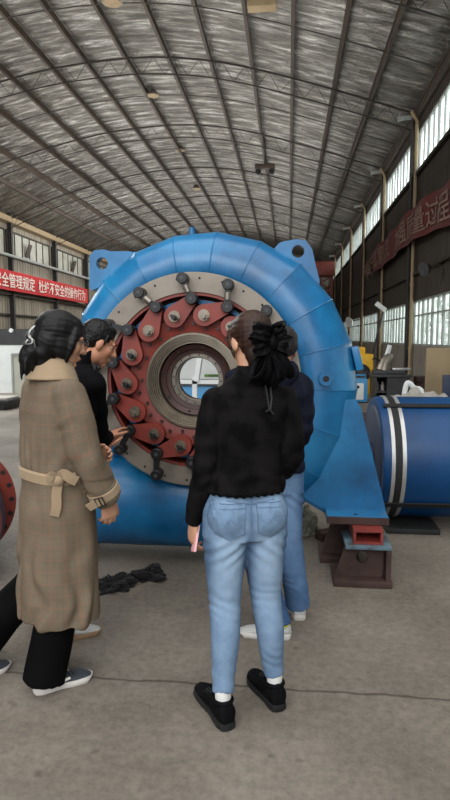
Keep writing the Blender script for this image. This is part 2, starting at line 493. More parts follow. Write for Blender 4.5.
for ch in '提高全员意识 加强质量过程控制':
    if ch == ' ': slot += .6; continue
    vs, fs = text_mesh(ch, 1.0, .008)
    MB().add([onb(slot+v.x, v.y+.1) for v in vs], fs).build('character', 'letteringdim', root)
    slot += 1

# ---- lamps under the roof
def high_bay(x, y, z, label, s=1.0, grp='round lamps hanging under the roof'):
    r = empty('hanging_lamp', (x, y, z), label, 'lamp', grp)
    b = MB(); b.tube([(x, y, z+.02), (x, y, z+.1*s), (x, y, z+.3*s), (x, y, z+.36*s)], [.36*s, .34*s, .12*s, .08*s], 24); b.build('lamp_shade', 'steel', r)
    b = MB(); b.tube([(x, y, z), (x, y, z+.06)], [.3*s, .3*s], 20); b.build('lamp_lens', 'tanpipe', r)
    b = MB(); b.cyl((x, y, z+.34*s), (x, y, rz(x)+.2), .015, n=6); b.build('rod', 'truss', r)
    return r
for (px_, py_, Y, lab, sc_) in ((112,3,17.0,'round hanging lamp at the top edge, left of centre',.8),(153,96,23.4,'round hanging lamp in the second roof bay',.7),(180,151,30.5,'round hanging lamp in the third roof bay',.75),(197,189,38,'farthest small round hanging lamp of the row',.8)):
    p = atY(px_, py_, Y); high_bay(p.x, p.y, p.z, lab, sc_)
p = atY(265, 169, 28)
r = empty('hoist_block', p, 'small brown hoist block hanging from the roof', 'hoist')
MB().rbox(p+V((0,0,.1)), (.9,.3,.22), .03).build('housing', 'beam', r)
for dx in (-.3, .3): MB().cyl(p+V((dx,-.1,-.12)), p+V((dx,.1,-.12)), .13, n=14).build('wheel', 'blackiron', r)
b = MB(); b.cyl(p+V((0,0,.2)), V((p.x, p.y, rz(p.x)+.2)), .03, n=8); b.build('rod', 'truss', r)
p = atY(262, 3, 16.4)
r = empty('junction_box', p, 'tan box lamp under the roof at the top edge', 'lamp')
MB().rbox(p, (.75,.35,.3), .03).build('housing', 'tanpipe', r)
b = MB(); b.cyl(p+V((0,0,.14)), V((p.x, p.y, rz(p.x)+.2)), .03, n=8); b.build('rod', 'truss', r)

# wall lamps on the right wall
def dish(px_, py_, X, mat, label, s=.34, face=(-1,-.6,-.25)):
    p = atX(px_, py_, X); d = V(face).normalized()
    r = empty('wall_lamp', p, label, 'lamp')
    b = MB(); b.tube([p, p+d*.02, p-d*.1, p-d*.22], [s*.9, s, s*.75, s*.3], 22); b.build('lamp_shade', mat, r)
    b = MB(); b.cyl(p-d*.2, V((XR, p.y+.1, p.z+.15)), .03, n=8); b.build('bracket', 'truss', r)
dish(424, 269, XR-.5, 'darkgrey', 'dark round wall lamp beside the right-hand cream downpipe', .19)
dish(349, 322, XR-.6, 'white', 'white round wall lamp far along the right wall', .3)
p = atY(12, 330.5, 15.9)
r = empty('spotlight', p, 'small white spotlight on the dark strip of the partition', 'lamp')
b = MB(); b.tube([p+V((.02,-.12,0)), p+V((.02,-.09,0)), p+V((0,.05,0))], [.055,.055,.03], 16); b.build('lamp_head', 'white', r)
MB().box(p+V((0,.08,0)), (.06,.1,.06)).build('bracket', 'truss', r)

# trees outside the right windows
def leaf_mat():
    t = NT('tree_leaves'); v = t.coords('Object')
    t.base(t.ramp(t.noise(v, 2.5, 4), [(.3, srgb(40,78,34)[:3]), (.7, srgb(110,150,70)[:3])]))
    t.b.inputs['Roughness'].default_value = .7; return t.m
MT['leaves'] = leaf_mat()
MT['bark'] = pm('tree_bark', srgb(80,66,52), .9, 0, .3, 8)
def tree(x, y, h, label):
    r = empty('tree', (x, y, -.06), label, 'tree', 'green trees outside the right windows')
    b = MB(); b.tube([(x, y, -.06), (x+.05, y, h*.4), (x, y+.1, h*.75)], [.16,.11,.04], 8); b.build('trunk', 'bark', r)
    b = MB(); rd = random.Random(int(y*10))
    for _ in range(420):
        a, q, u = rd.uniform(0, 2*pi), rd.uniform(-1, 1), rd.random()**.4
        c = V((x+1.5*u*cos(a)*math.sqrt(1-q*q), y+1.5*u*sin(a)*math.sqrt(1-q*q), h*.62+h*.4*u*q))
        n = V((rd.uniform(-1,1), rd.uniform(-1,1), rd.uniform(-1,1))).normalized(); t = n.orthogonal().normalized(); w = n.cross(t)
        s_ = rd.uniform(.12,.24)
        b.add([c-t*s_, c+w*s_*.5, c+t*s_, c-w*s_*.5], [(0,1,2,3)])
    b.build('crown', 'leaves', r)
for i, (x, y, h) in enumerate(((6.4,18.5,3.6),(6.8,24.5,4.2),(6.2,31.5,3.8),(6.9,43,4.4),(6.3,53,4.2))):
    tree(x, y, h, 'green leafy tree standing outside the lower right windows')
# ================================================================== the turbine
CX, CZ, YF = -.614, 1.272, 3.85
tur = empty('water_turbine', (CX, YF+.3, 0), 'huge blue spiral turbine casing with red guide vane ring', 'turbine')
A0 = V((CX, YF, CZ))
def pol(a, r, y=0.0):
    """a: degrees clockwise from straight up, seen from the front"""
    return V((CX + r*sin(rad(a)), YF + y, CZ + r*cos(rad(a))))
YC = .33
RT = [(0,.325),(90,.285),(180,.225),(250,.19),(345,.10)]
RCN = [(0,.885),(90,.80),(180,.775),(250,.75),(345,.69)]
def lin(tab, x):
    for (a, p), (b, q) in zip(tab, tab[1:]):
        if x <= b: return p + (q-p)*(x-a)/(b-a)
    return tab[-1][1]
rings = []; NR = 40
def casing_ring(th, r, rc, dx=0):
    d = V((sin(rad(th)), 0, -cos(rad(th))))
    return [V((CX+dx, YF+YC, CZ)) + d*(rc + r*cos(2*pi*k/NR)) + V((0, -1, 0))*r*sin(2*pi*k/NR) for k in range(NR)]
ths = [i*17.25 for i in range(21)]
for dx in (-1.12, -.75, -.4): rings.append(casing_ring(0, .325, .885, dx))
for th in ths: rings.append(casing_ring(th, lin(RT, th), lin(RCN, th)))
b = MB(); b.loft(rings)
me_o = b.build('spiral_casing', 'blue', tur, angle=40)
# keep the mitred shells crisp: every seam edge sharp
for e in me_o.data.edges:
    i, j = e.vertices
    if i//NR == j//NR: e.use_edge_sharp = True
# raised weld seams
for th in ths[1:]:
    r, rc = lin(RT, th), lin(RCN, th)
    w = MB(); w.tube(casing_ring(th, r, rc), .004, 6, close=True); w.build('weld_seam', 'blue', me_o)
# stay ring behind the flange, both sides, closes the middle
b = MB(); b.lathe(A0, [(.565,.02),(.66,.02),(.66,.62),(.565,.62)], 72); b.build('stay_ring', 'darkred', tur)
# machined flange
b = MB(); b.lathe(A0, [(.572,0),(.694,0),(.70,.008),(.70,.055),(.572,.055)], 96); fl = b.build('flange', 'rawsteel', tur)
for k in range(28):
    p = pol(k*360/28+4, .66, -.001)
    MB().cyl(p, p+V((0,.012,0)), .008, n=12).build('bolt_hole', 'black', fl)
b = MB(); b.lathe(A0, [(.552,.012),(.572,.012),(.572,.12),(.552,.12)], 72); b.build('inner_rim', 'red', tur)
# recess back plate and blue operating ring
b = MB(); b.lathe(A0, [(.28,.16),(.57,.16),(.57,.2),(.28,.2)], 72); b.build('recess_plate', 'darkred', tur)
b = MB(); b.lathe(A0, [(.50,.075),(.528,.075),(.528,.14),(.50,.14)], 72); b.build('operating_ring', 'blue', tur)
# red head cover
b = MB(); b.lathe(A0, [(.305,.045),(.318,.035),(.425,.035),(.435,.045),(.435,.17),(.305,.17)], 72); hc = b.build('head_cover', 'red', tur)
for k in range(28):
    p = pol(k*360/28, .345 if k % 2 else .372, .036)
    MB().tube([p, p-V((0,.014,0))], .012, 6).build('bolt', 'brownplate', hc)
# turned steps
prof = [(.318,.03),(.312,.012),(.298,.012),(.296,.028),(.288,.028),(.286,.042),(.278,.042),(.276,.056),(.268,.056),(.266,.075),(.258,.075),(.256,.09),(.246,.09),(.244,.12),(.238,.2),(.318,.2)]
b = MB(); b.lathe(A0, prof, 96); b.build('turned_rings', 'turned', tur, angle=25)
b = MB(); b.lathe(A0, [(.24,.13),(.236,.122),(.205,.14),(.205,.16),(.178,.165),(.178,.2),(.24,.2)], 72); ib = b.build('inner_cover', 'brownplate', tur, angle=25)
for k in range(8):
    p = pol(k*45+12, .221, .128); MB().cyl(p, p+V((0,.02,0)), .009, n=12).build('bolt_hole', 'black', ib)
b = MB(); b.lathe(A0, [(.18,.19),(.176,.18),(.152,.18),(.150,.22),(.143,.22),(.143,.26),(.18,.26)], 72); bo = b.build('bore_ring', 'steel', tur, angle=25)
for k in range(16):
    p = pol(k*22.5+5, .165, .179); MB().cyl(p, p+V((0,.006,0)), .006, n=10).build('bolt_hole', 'black', bo)
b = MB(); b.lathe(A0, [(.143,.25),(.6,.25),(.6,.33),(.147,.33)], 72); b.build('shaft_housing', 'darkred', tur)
# levers, stems and links
def teardrop(c1, r1, c2, r2, n=14):
    c1, c2 = V(c1), V(c2); d = c2-c1; L = d.length; ang = math.atan2(d.y, d.x); be = math.acos((r1-r2)/L)
    P = [(c1.x+r1*cos(t), c1.y+r1*sin(t)) for t in [ang+be+(2*pi-2*be)*k/n for k in range(n+1)]]
    P += [(c2.x+r2*cos(t), c2.y+r2*sin(t)) for t in [ang-be+2*be*k/n for k in range(n+1)]]
    return P
for k in range(14):
    a = 10.5 + k*360/14
    rv = random.uniform(-1.5, 1.5)
    pb, pe = pol(a, .43), pol(a+15.5, .525)
    b = MB(); b.prism(teardrop((pb.x, pb.z), .07, (pe.x, pe.z), .036), YF-.035+.004*(k % 2), YF+.012)
    lv = b.build('guide_vane_lever', 'red', tur)
    b = MB(); b.cyl(pb+V((0,-.043,0)), pb+V((0,.05,0)), .037, n=28); b.cyl(pb+V((0,-.052,0)), pb+V((0,-.04,0)), .028, n=24)
    st = b.build('stem_end', 'turned', lv)
    q = pol(a+rv*8, .425); 
    b = MB(); b.cyl(pb+V((.004,-.1,-.008)), pb+V((.004,-.05,-.008)), .013, n=14); b.tube([pb+V((.004,-.075,-.008)), pb+V((.004,-.05,-.008))], .018, 6)
    b.bar(pb+V((-.02,-.064,.008)), pb+V((.028,-.064,-.02)), .014, .018, (0,1,0))
    b.build('stem_bolt', 'blackiron' if k % 3 else 'steel', st)
    # link
    po = pol(a+10.5, .655)
    lk_up = k
    y0 = -.07
    b = MB()
    b.tube([pe+V((0,-.09,0)), pe+V((0,-.086,0)), pe+V((0,-.04,0)), pe+V((0,.03,0))], [.033,.037,.038,.038], 24)
    kn = b.build('link', 'blackiron', tur, 24)
    d = (po-pe).normalized()
    sub = MB(); sub.bar(pe+d*.02+V((0,y0,0)), po-d*.02+V((0,y0,0)), .034, .028, (0,1,0)); sub.build('link_bar', 'blackiron', kn)
    sub = MB(); sub.tube([po+V((0,-.095,0)), po+V((0,-.09,0)), po+V((0,-.045,0)), po+V((0,.0,0))], [.031,.035,.036,.036], 24); sub.build('link_end', 'blackiron', kn, 24)
    for pp in (pe, po): 
        sub = MB(); sub.cyl(pp+V((0,-.098 if pp is po else -.094,0)), pp+V((0,-.08,0)), .012, n=14); sub.build('pin', 'darkgrey', kn)
    if k in (13, 0, 12):
        sub = MB(); mid = pe.lerp(po, .5); sub.cyl(mid-d*.025+V((0,y0-.003,0)), mid+d*.02+V((0,y0-.003,0)), .02, n=14); sub.build('link_sleeve', 'steel', kn)

# lifting lugs (plate with an eye)
def eye_plate(poly, hole_c, hole_r, y0, y1, name, mat, parent):
    """polygon prism with a round hole, built as quads between hole and outline"""
    n = 48; hc = V(hole_c); outer = []
    for k in range(n):
        a = 2*pi*k/n; d = V((cos(a), sin(a))); best = None
        for i in range(len(poly)):
            p, q = V(poly[i]), V(poly[(i+1) % len(poly)]); e = q-p
            den = d.x*e.y - d.y*e.x
            if abs(den) < 1e-9: continue
            t = ((p.x-hc.x)*e.y - (p.y-hc.y)*e.x)/den; s = ((p.x-hc.x)*d.y - (p.y-hc.y)*d.x)/den
            if t > 0 and -1e-6 <= s <= 1+1e-6 and (best is None or t < best): best = t
        outer.append(hc + d*best)
    inner = [hc + V((cos(2*pi*k/n), sin(2*pi*k/n)))*hole_r for k in range(n)]
    R = [[V((p.x, y, p.y)) for p in ring] for ring, y in ((outer, y0), (inner, y0), (inner, y1), (outer, y1))]
    b = MB(); b.loft(R, cap=False, close=True)
    return b.build(name, mat, parent)
yl = YF+.34
def P2(x, y, Y=yl): p = atY(x, y, Y); return (p.x, p.z)
for pix, hp in (([(91,292),(91,256),(96,251),(104,250),(112,252),(140,252),(128,275)], (103.5,264)),
                ([(272,252),(280,243),(296,240),(306,241),(312,250),(316,268),(322,290),(296,282)], (298,252))):
    eye_plate([P2(*q) for q in pix], P2(*hp), .042, yl-.035, yl+.035, 'lifting_lug', 'blue', tur)
p = atY(192, 233, YF+.33); MB().cyl(p-V((0,0,.05)), p+V((0,0,.035)), .022, n=14).build('vent_plug', 'blue', tur)
# pipe stub with dark end at the right, small hand-hole box on the right edge
p = atY(326, 379, YF-.02)
b = MB(); b.cyl(p, p+V((0,.14,0)), .03, n=20); b.lathe(p, [(.02,-.01),(.042,-.01),(.042,.025),(.02,.025)], 24); st = b.build('pipe_stub', 'blue', tur)
MB().cyl(p+V((0,-.004,0)), p+V((0,.03,0)), .021, n=20).build('pipe_bore', 'black', st)
b = MB(); q = atY(356, 358, YF+.3); b.rbox(q, (.05,.18,.16), .008, M.Rotation(rad(-14), 3, 'Y')); b.build('cover_plate', 'blue', tur)
# pedestal: front web, rear web, side web and base plate
yp0, yp1 = YF+.12, YF+.5
FT = [(356,400),(361,408),(387,515),(333,515),(303,497),(322,430),(340,400)]
poly = [P2(x, y, yp0) for x, y in FT]
for ya_, nm in ((yp0, 'front'), (yp1-.03, 'rear')):
    b = MB(); b.prism(poly, ya_, ya_+.03); b.build('pedestal_web', 'blue', tur)
b = MB()
for i, j in ((1, 2), (3, 4)):
    (x0, z0), (x1, z1) = poly[i], poly[j]
    b.bar((x0-.02, (yp0+yp1)/2, z0), (x1-.02, (yp0+yp1)/2, z1), .03, yp1-yp0-.06, (0,1,0))
b.build('pedestal_side', 'blue', tur)
pl, pr = P2(327, 519.5, YF-.07), P2(389, 519.5, YF-.07)
zb_ = P2(333, 524, YF-.07)[1]; zt_ = P2(333, 516, YF-.07)[1]
b = MB(); b.rbox(((pl[0]+pr[0])/2, (YF-.07+yp1)/2, (zb_+zt_)/2), (pr[0]-pl[0], yp1-YF+.07, zt_-zb_), .005); bp = b.build('base_plate', 'blue', tur)
p = atY(356, 516, YF-.04); MB().cyl((p.x, YF-.02, zt_-.002), (p.x, YF-.02, zt_+.002), .014, n=14).build('bolt_hole', 'black', bp)
MB().box(((pl[0]+pr[0])/2, YF-.072, (zb_+zt_)/2), (pr[0]-pl[0], .003, (zt_-zb_)*.9)).build('rusty_edge', 'rust', bp)
# --- packing under the pedestal
zs = .30
def bracket(name, xa, xb, ya, yb, z1, label, slant=.06, hole=True):
    r = empty(name, ((xa+xb)/2, (ya+yb)/2, 0), label, 'steel bracket')
    MB().rbox(((xa+xb)/2, (ya+yb)/2, .0225), (xb-xa+.03, yb-ya, .045), .004).build('base_plate', 'rust', r)
    MB().rbox(((xa+xb+slant)/2, (ya+yb)/2, z1-.0125), (xb-xa-slant+.01, yb-ya, .025), .004).build('top_plate', MT['fadedblue'], r)
    pg = [(xa, .045), (xb-.03, .045), (xb-.03, z1-.025), (xa+slant, z1-.025)]
    if hole: eye_plate(pg, ((xa+xb)/2, .17), .036, ya+.08, ya+.1, 'web', 'rust', r)
    else: MB().prism(pg, ya+.08, ya+.1).build('web', 'rust', r)
    MB().box((xb-.01, (ya+yb)/2, z1/2+.01), (.03, yb-ya-.01, z1-.05)).build('side_plate', 'rust', r)
    return r
MT['fadedblue'] = pm('faded_blue_paint', srgb(84,106,118), .7, 0, .5, 12, .1, 30, dark=srgb(60,50,46)[:3])
q0, q1 = gnd(336, 587), gnd(389, 587)
bracket('support_bracket', q0.x, q1.x, q0.y, q0.y+.3, .27, 'rusty steel bracket with a round hole under the blue pedestal')
xa, xb = P2(354, 530, q0.y)[0], P2(384, 530, q0.y)[0]
r = empty('channel_block', ((xa+xb)/2, q0.y+.15, .27), 'red painted channel block packed between pedestal and bracket', 'steel block')
b = MB(); zt2 = zb_-.002
b.box(((xa+xb)/2, q0.y+.16, .281), (xb-xa, .28, .016)); b.box(((xa+xb)/2, q0.y+.16, zt2-.008), (xb-xa, .28, .016)); b.box(((xa+xb)/2, q0.y+.2, (.272+zt2)/2), (xb-xa-.02, .02, zt2-.3))
b.box((xa+.008, q0.y+.16, (.272+zt2)/2), (.016, .28, zt2-.3)); b.box((xb-.008, q0.y+.16, (.272+zt2)/2), (.016, .28, zt2-.3))
o = b.build('channel', 'reddish', r)
q = gnd(322, 563)
bracket('support_bracket', q.x, q.x+.24, q.y, q.y+.3, zb_-.002, 'dark rusty bracket behind the holed bracket, under the blue pedestal', .08, False)
b = MB(); b.rbox((CX-.95, YF+.33, .032), (.2,.4,.06), .006); o = b.build('support_block', 'rust'); tag(o, 'low dark block under the horizontal blue inlet pipe', 'block')

# ================================================================== things around it
# red flanged pipe at the left edge
c = V((-2.25, 3.74, .43))
r = empty('flanged_pipe', (c.x, c.y, 0), 'dark red flanged pipe lying at the left edge', 'pipe'); r.rotation_euler.z = rad(29)
b = MB(); b.lathe(c, [(.20,0),(.415,0),(.415,.04),(.20,.04)], 64); f_ = b.build('flange', MT['red'], r)
for k in range(24):
    a = 2*pi*k/24; p = c + V((.385*cos(a), -.002, .385*sin(a))); MB().cyl(p, p+V((0,.01,0)), .017, n=12).build('bolt_hole', 'black', f_)
b = MB(); b.lathe(c, [(.26,-.5),(.3,-.5),(.325,-.4),(.325,.0),(.26,0)], 48); b.build('barrel', 'darkred', r)
b = MB(); b.lathe(c, [(.24,.04),(.31,.04),(.31,.4),(.24,.4)], 48); b.build('barrel', 'darkred', r)
b = MB(); b.box((c.x, c.y-.25, .055), (.3,.1,.11)); b.build('cradle', 'rust', r)

# blue strapped drum on beams
da, db = V((.72, 5.12, .56)), V((3.0, 5.2, .56)); R0 = .50
r = empty('steel_drum', ((da.x+db.x)/2, 5.15, 0), 'large dark blue drum lying on its side behind the pedestal', 'drum')
ax = (db-da).normalized()
b = MB(); b.tube([da, da+ax*.004, da+ax*.03, db], [R0-.03, R0-.008, R0, R0], 64); b.build('drum_shell', 'drumblue', r)
b = MB(); b.tube([da-ax*.012, da+ax*.001], [R0-.09, R0-.07], 48); b.tube([da-ax*.05, da], [.12,.12], 24); b.build('drum_end', 'navy', r)
for off, wd, mt in ((.06,.028,'silver'),(.142,.03,'silver'),(.09,.05,'black')):
    b = MB(); b.tube([da+ax*off, da+ax*(off+wd)], [R0+.008]*2, 64); b.build('rim_band', mt, r)
for ang in (62, -38):
    p0 = V((0, -cos(rad(ang))*(R0+.012), sin(rad(ang))*(R0+.012)))
    b = MB(); b.bar(da+ax*.04+p0, db+p0, .045, .012, V((0, p0.y, p0.z))); b.build('strap', 'black', r)
for off in (.93, 1.9):
    b = MB(); b.tube([da+ax*off, da+ax*(off+.05)], [R0+.01]*2, 64); st_ = b.build('strap', 'black', r)
p0 = V((0, -cos(rad(12))*(R0+.015), sin(rad(12))*(R0+.015)))
b = MB(); b.rbox(da+ax*.95+p0, (.09,.03,.05), .006); b.build('buckle', 'darkgrey', r)
b = MB(); b.rbox((1.0, 5.1, .0125), (.42,.7,.043), .006); o = b.build('bearer_block', 'black'); tag(o, 'black bearer block under the left end of the blue drum', 'block')
o.location.z = .011
b = MB(); b.rbox((2.5, 5.15, .0125), (.42,.7,.043), .006); o = b.build('bearer_block', 'black'); tag(o, 'black bearer block under the right end of the blue drum', 'block')
o.location.z = .011

# limp cloth heaps
def heap(name, c, size, mat, label, cat, seed=1, amp=.35, n=40, parent=None):
    b = MB(); rings = []
    for i in range(n+1):
        ph = (i/n)*pi/2*.98
        ring = []
        for k in range(2*n):
            th = 2*pi*k/(2*n); d = V((cos(ph)*cos(th), cos(ph)*sin(th), sin(ph)))
            f = 1 + amp*noise.noise(d*2.2+V((seed,seed*2,0))) + amp*.5*abs(noise.noise(d*6+V((seed,0,seed)))) + amp*.22*noise.noise(d*14+V((0,seed,0)))
            ring.append(V((c[0]+size[0]*d.x*f, c[1]+size[1]*d.y*f, max(.002, c[2]+size[2]*d.z*f))))
        rings.append(ring)
    b.loft(rings)
    o = b.build(name, mat, parent, angle=80)
    return tag(o, label, cat)
q = gnd(303, 540)
heap('canvas_sack', (q.x-.02, q.y+.22, 0), (.14,.16,.2), 'sack', 'crumpled greenish canvas sack behind the man in navy', 'sack', 3, .45)
q = gnd(319, 539); o = MB().rbox((q.x+.05, q.y, .035), (.13,.1,.07), .006, M.Rotation(rad(35), 3, 'Z')).build('timber_offcut', 'rust'); tag(o, 'short brown offcut block beside the canvas sack', 'block')
# black rags on the floor
q = gnd(114, 586); heap('black_rag', (q.x, q.y, 0), (.10,.09,.045), 'ragblack', 'crumpled black rag nearest the beige coat', 'rag', 5, .9)
q = gnd(148, 577); heap('black_rag', (q.x, q.y, 0), (.10,.08,.05), 'ragblack', 'crumpled black rag farther right on the floor', 'rag', 9, .9)

# ---- machines along the right wall
p = gnd(362, 398); py = 16.6
x0_, x1_ = atY(346, 380, py).x, atY(373, 380, py).x; zt3 = atY(350, 354, py).z
r = empty('yellow_machine', ((x0_+x1_)/2, py+.4, 0), 'yellow machine cabinet with a round black fan', 'machine')
b = MB(); b.rbox(((x0_+x1_)/2, py+.5, zt3/2), (x1_-x0_, 1.0, zt3), .03); b.build('cabinet', 'yellow', r)
b = MB(); b.rbox(((x0_+x1_)/2-.1, py+.5, zt3+.09), ((x1_-x0_)*.7, .8, .2), .03); b.build('top_cover', 'yellow', r)
pc_ = atY(361, 373, py-.01); b = MB(); b.lathe(pc_, [(.16,0),(.25,0),(.25,-.04),(.16,-.04)], 28); fn = b.build('fan_ring', 'black', r)
b = MB(); b.cyl(pc_+V((0,-.01,0)), pc_+V((0,-.03,0)), .06, n=14)
for k in range(5):
    a = 2*pi*k/5; b.bar(pc_+V((0,-.015,0)), pc_+V((.17*cos(a),-.015,.17*sin(a))), .08, .01, (0,1,0))
b.build('fan_blade', 'darkgrey', fn)
b = MB(); b.cyl(pc_+V((0,-.004,0)), pc_+V((0,.004,0)), .17, n=28); b.build('fan_back', 'black', fn)
py = 14.6; a_, c_ = atY(352, 394, py), atY(368, 380, py)
r = empty('welder', ((a_.x+c_.x)/2, py+.3, 0), 'small white and light blue box machine before the yellow machine', 'machine')
w_ = c_.x-a_.x; h_ = c_.z
b = MB(); b.rbox(((a_.x+c_.x)/2, py+.25, h_/2+.02), (w_,.5,h_), .02); b.build('case', 'lightblue', r)
b = MB(); b.rbox(((a_.x+c_.x)/2-.05, py-.012, h_*.5), (w_*.75,.03,h_*.72), .01); pn = b.build('front_panel', 'white', r)
b = MB(); b.cyl(((a_.x+c_.x)/2-.05, py-.03, h_*.7), ((a_.x+c_.x)/2-.05, py-.05, h_*.7), .035, n=12); b.build('dial', 'black', pn)
b = MB(); b.tube([((a_.x+c_.x)/2-.15, py+.25, h_+.02), ((a_.x+c_.x)/2-.15, py+.25, h_+.1), ((a_.x+c_.x)/2+.15, py+.25, h_+.1), ((a_.x+c_.x)/2+.15, py+.25, h_+.02)], .02, 8); b.build('handle', 'lightblue', r)

py = 15.0; a_, c_ = atY(374, 400, py), atY(410, 375, py); h_ = c_.z
r = empty('workbench', ((a_.x+c_.x)/2, py+.4, 0), 'dark grey steel workbench with open shelves', 'workbench')
xm = atY(387, 390, py).x
b = MB(); b.rbox(((a_.x+c_.x)/2, py+.4, h_-.03), (c_.x-a_.x+.06,.9,.06), .01); b.build('bench_top', 'darkgrey', r)
b = MB(); b.box(((xm+c_.x)/2, py+.4, h_/2-.03), (c_.x-xm,.8,h_-.06)); b.build('cabinet', 'darkgrey', r)
b = MB(); b.box((a_.x+.03, py+.4, h_/2-.03), (.05,.8,h_-.06)); b.build('side_panel', 'darkgrey', r)
b = MB(); b.box(((a_.x+xm)/2, py+.4, h_*.35), (xm-a_.x,.76,.04)); b.build('shelf', 'darkgrey', r)
b = MB(); b.box(((a_.x+xm)/2, py+.78, h_*.5), (xm-a_.x,.04,h_-.1)); b.build('back_panel', 'black', r)
for k, dx in enumerate((.12,.24,.36)):
    x_ = a_.x+dx; 
    if x_ > xm-.05: continue
    b = MB(); z_ = h_*.35+.02
    b.tube([(x_, py+.3, z_), (x_, py+.3, z_+.14), (x_, py+.3, z_+.17), (x_, py+.3, z_+.22)], [.045,.045,.02,.02], 14)
    o = b.build('bottle', 'paleplastic' if k % 2 else 'steel'); tag(o, ('pale bottle' if k % 2 else ('steel bottle at the shelf end' if k == 0 else 'steel bottle beside the drawers')) + ' on the workbench shelf', 'bottle', 'bottles on the workbench shelf')
# tool on the bench
tp = V((atY(388, 372, py+.35).x, py+.35, h_))
r = empty('bench_machine', tp, 'silver bench machine with upright head on the workbench', 'machine')
b = MB(); b.rbox(tp+V((.0,0,.05)), (.75,.5,.1), .02); b.build('machine_base', 'darkgrey', r)
b = MB(); b.tube([tp+V((-.1,0,.1)), tp+V((-.06,0,.3)), tp+V((.02,0,.42)), tp+V((.04,0,.5))], [.2,.16,.13,.09], 16); b.build('machine_body', 'steel', r)
b = MB(); b.cyl(tp+V((-.05,0,.42)), tp+V((.03,0,.72)), .06, n=14); b.build('motor', 'white', r)
b = MB(); b.tube([tp+V((-.12,-.05,.3)), tp+V((-.35,-.05,.4)), tp+V((-.4,-.05,.36))], .022, 8); b.build('handle', 'blackiron', r)
b = MB(); b.rbox(tp+V((.3,-.05,.13)), (.45,.3,.05), .01); b.build('table_plate', 'silver', r)
# long leaning jib with lamp
p1, p2 = atY(373, 352, 18.2), atY(384, 308, 18.2)
r = empty('work_light', (p1.x-.2, 18.2, 0), 'tall leaning pole with a white flood light', 'lamp')
b = MB(); b.tube([(p1.x-.25, 18.2, 0.02), p1, p2], .03, 10); b.build('pole', 'blackiron', r)
b = MB(); b.rbox(p2+V((-.1,-.05,.03)), (.36,.12,.14), .02, M.Rotation(rad(38), 3, 'Y')); b.build('lamp_head', 'white', r)
b = MB(); b.tube([(p1.x-.25-.25, 18.2, .02), (p1.x-.25+.25, 18.2, .02)], .03, 8); b.tube([(p1.x-.25, 17.95, .02), (p1.x-.25, 18.45, .02)], .03, 8); b.build('stand_foot', 'blackiron', r)
# rusty round offcuts stacked by the wall
for k in range(4):
    y_ = 15.2+.02*k; x_ = atY(425, 390, y_).x
    b = MB(); z0_ = .002+k*.155; ww = .3-.025*k
    b.tube([(x_-.02*k, y_, z0_), (x_-.02*k, y_, z0_+.14)], [ww, ww], 24); b.tube([(x_-.02*k, y_, z0_+.139), (x_-.02*k, y_, z0_+.152)], [ww*.4]*2, 16)
    o = b.build('steel_disc', 'rust'); tag(o, ['lowest and widest rusty disc of the stack by the right wall','rusty disc second from the floor in the wall-side stack','rusty disc third from the floor in the wall-side stack','topmost rusty disc of the stack by the right wall'][k], 'steel disc', 'rusty discs stacked by the right wall')
# tan wall slab and navy panel at the right edge
a_, c_ = atY(426, 400, 13.6), atY(470, 348, 13.6)
b = MB(); b.rbox(((a_.x+c_.x)/2, 13.7, c_.z/2), (c_.x-a_.x,.16,c_.z), .01); o = b.build('wall_partition', 'tan'); o['kind'] = 'structure'
a_, c_ = atY(442, 402, 10.5), atY(462, 375, 10.5)
r = empty('panel_board', ((a_.x+c_.x)/2, 10.5, 0), 'dark navy panel standing at the right edge', 'panel')
MB().rbox(((a_.x+c_.x)/2, 10.5, c_.z/2+.03), (c_.x-a_.x,.06,c_.z-.06), .008).build('board', 'navy', r)
b = MB(); b.box(((a_.x+c_.x)/2-.1, 10.5, .03), (.06,.5,.06)); b.box(((a_.x+c_.x)/2+.1, 10.5, .03), (.06,.5,.06)); b.build('foot', 'black', r)
# pale sack and hose behind the drum
q = gnd(400, 412); heap('woven_sack', (1.75, 8.2, 0), (.72,.5,.74), 'paleplastic', 'pale grey woven sack heaped behind the blue drum', 'sack', 12, .25)
p1, p2, p3 = atY(406,386,9.2), atY(414,388,9.2), atY(424,405,9.2)
b = MB(); b.tube(cat_rom([(p1.x-.1,9.2,.04), (p1.x-.05,9.2,p1.z*.5), p1, (p1+p2)/2+V((0,0,.05)), p2, (p2+p3)/2+V((.04,0,.06)), (p3.x,9.2,.3), (p3.x+.1,9.2,.05)], 6), .04, 12); o = b.build('hose', 'white'); tag(o, 'thick pale hose looping up behind the blue drum', 'hose')
q = gnd(345, 410, .0)
b = MB(); b.rbox((1.15, 10.6, .18), (1.1,.9,.06), .01); b.box((.75,10.6,.075),(.1,.8,.15)); b.box((1.55,10.6,.075),(.1,.8,.15)); o = b.build('steel_plate', 'rust'); tag(o, 'rusty plate on bearers behind the pedestal', 'steel plate')
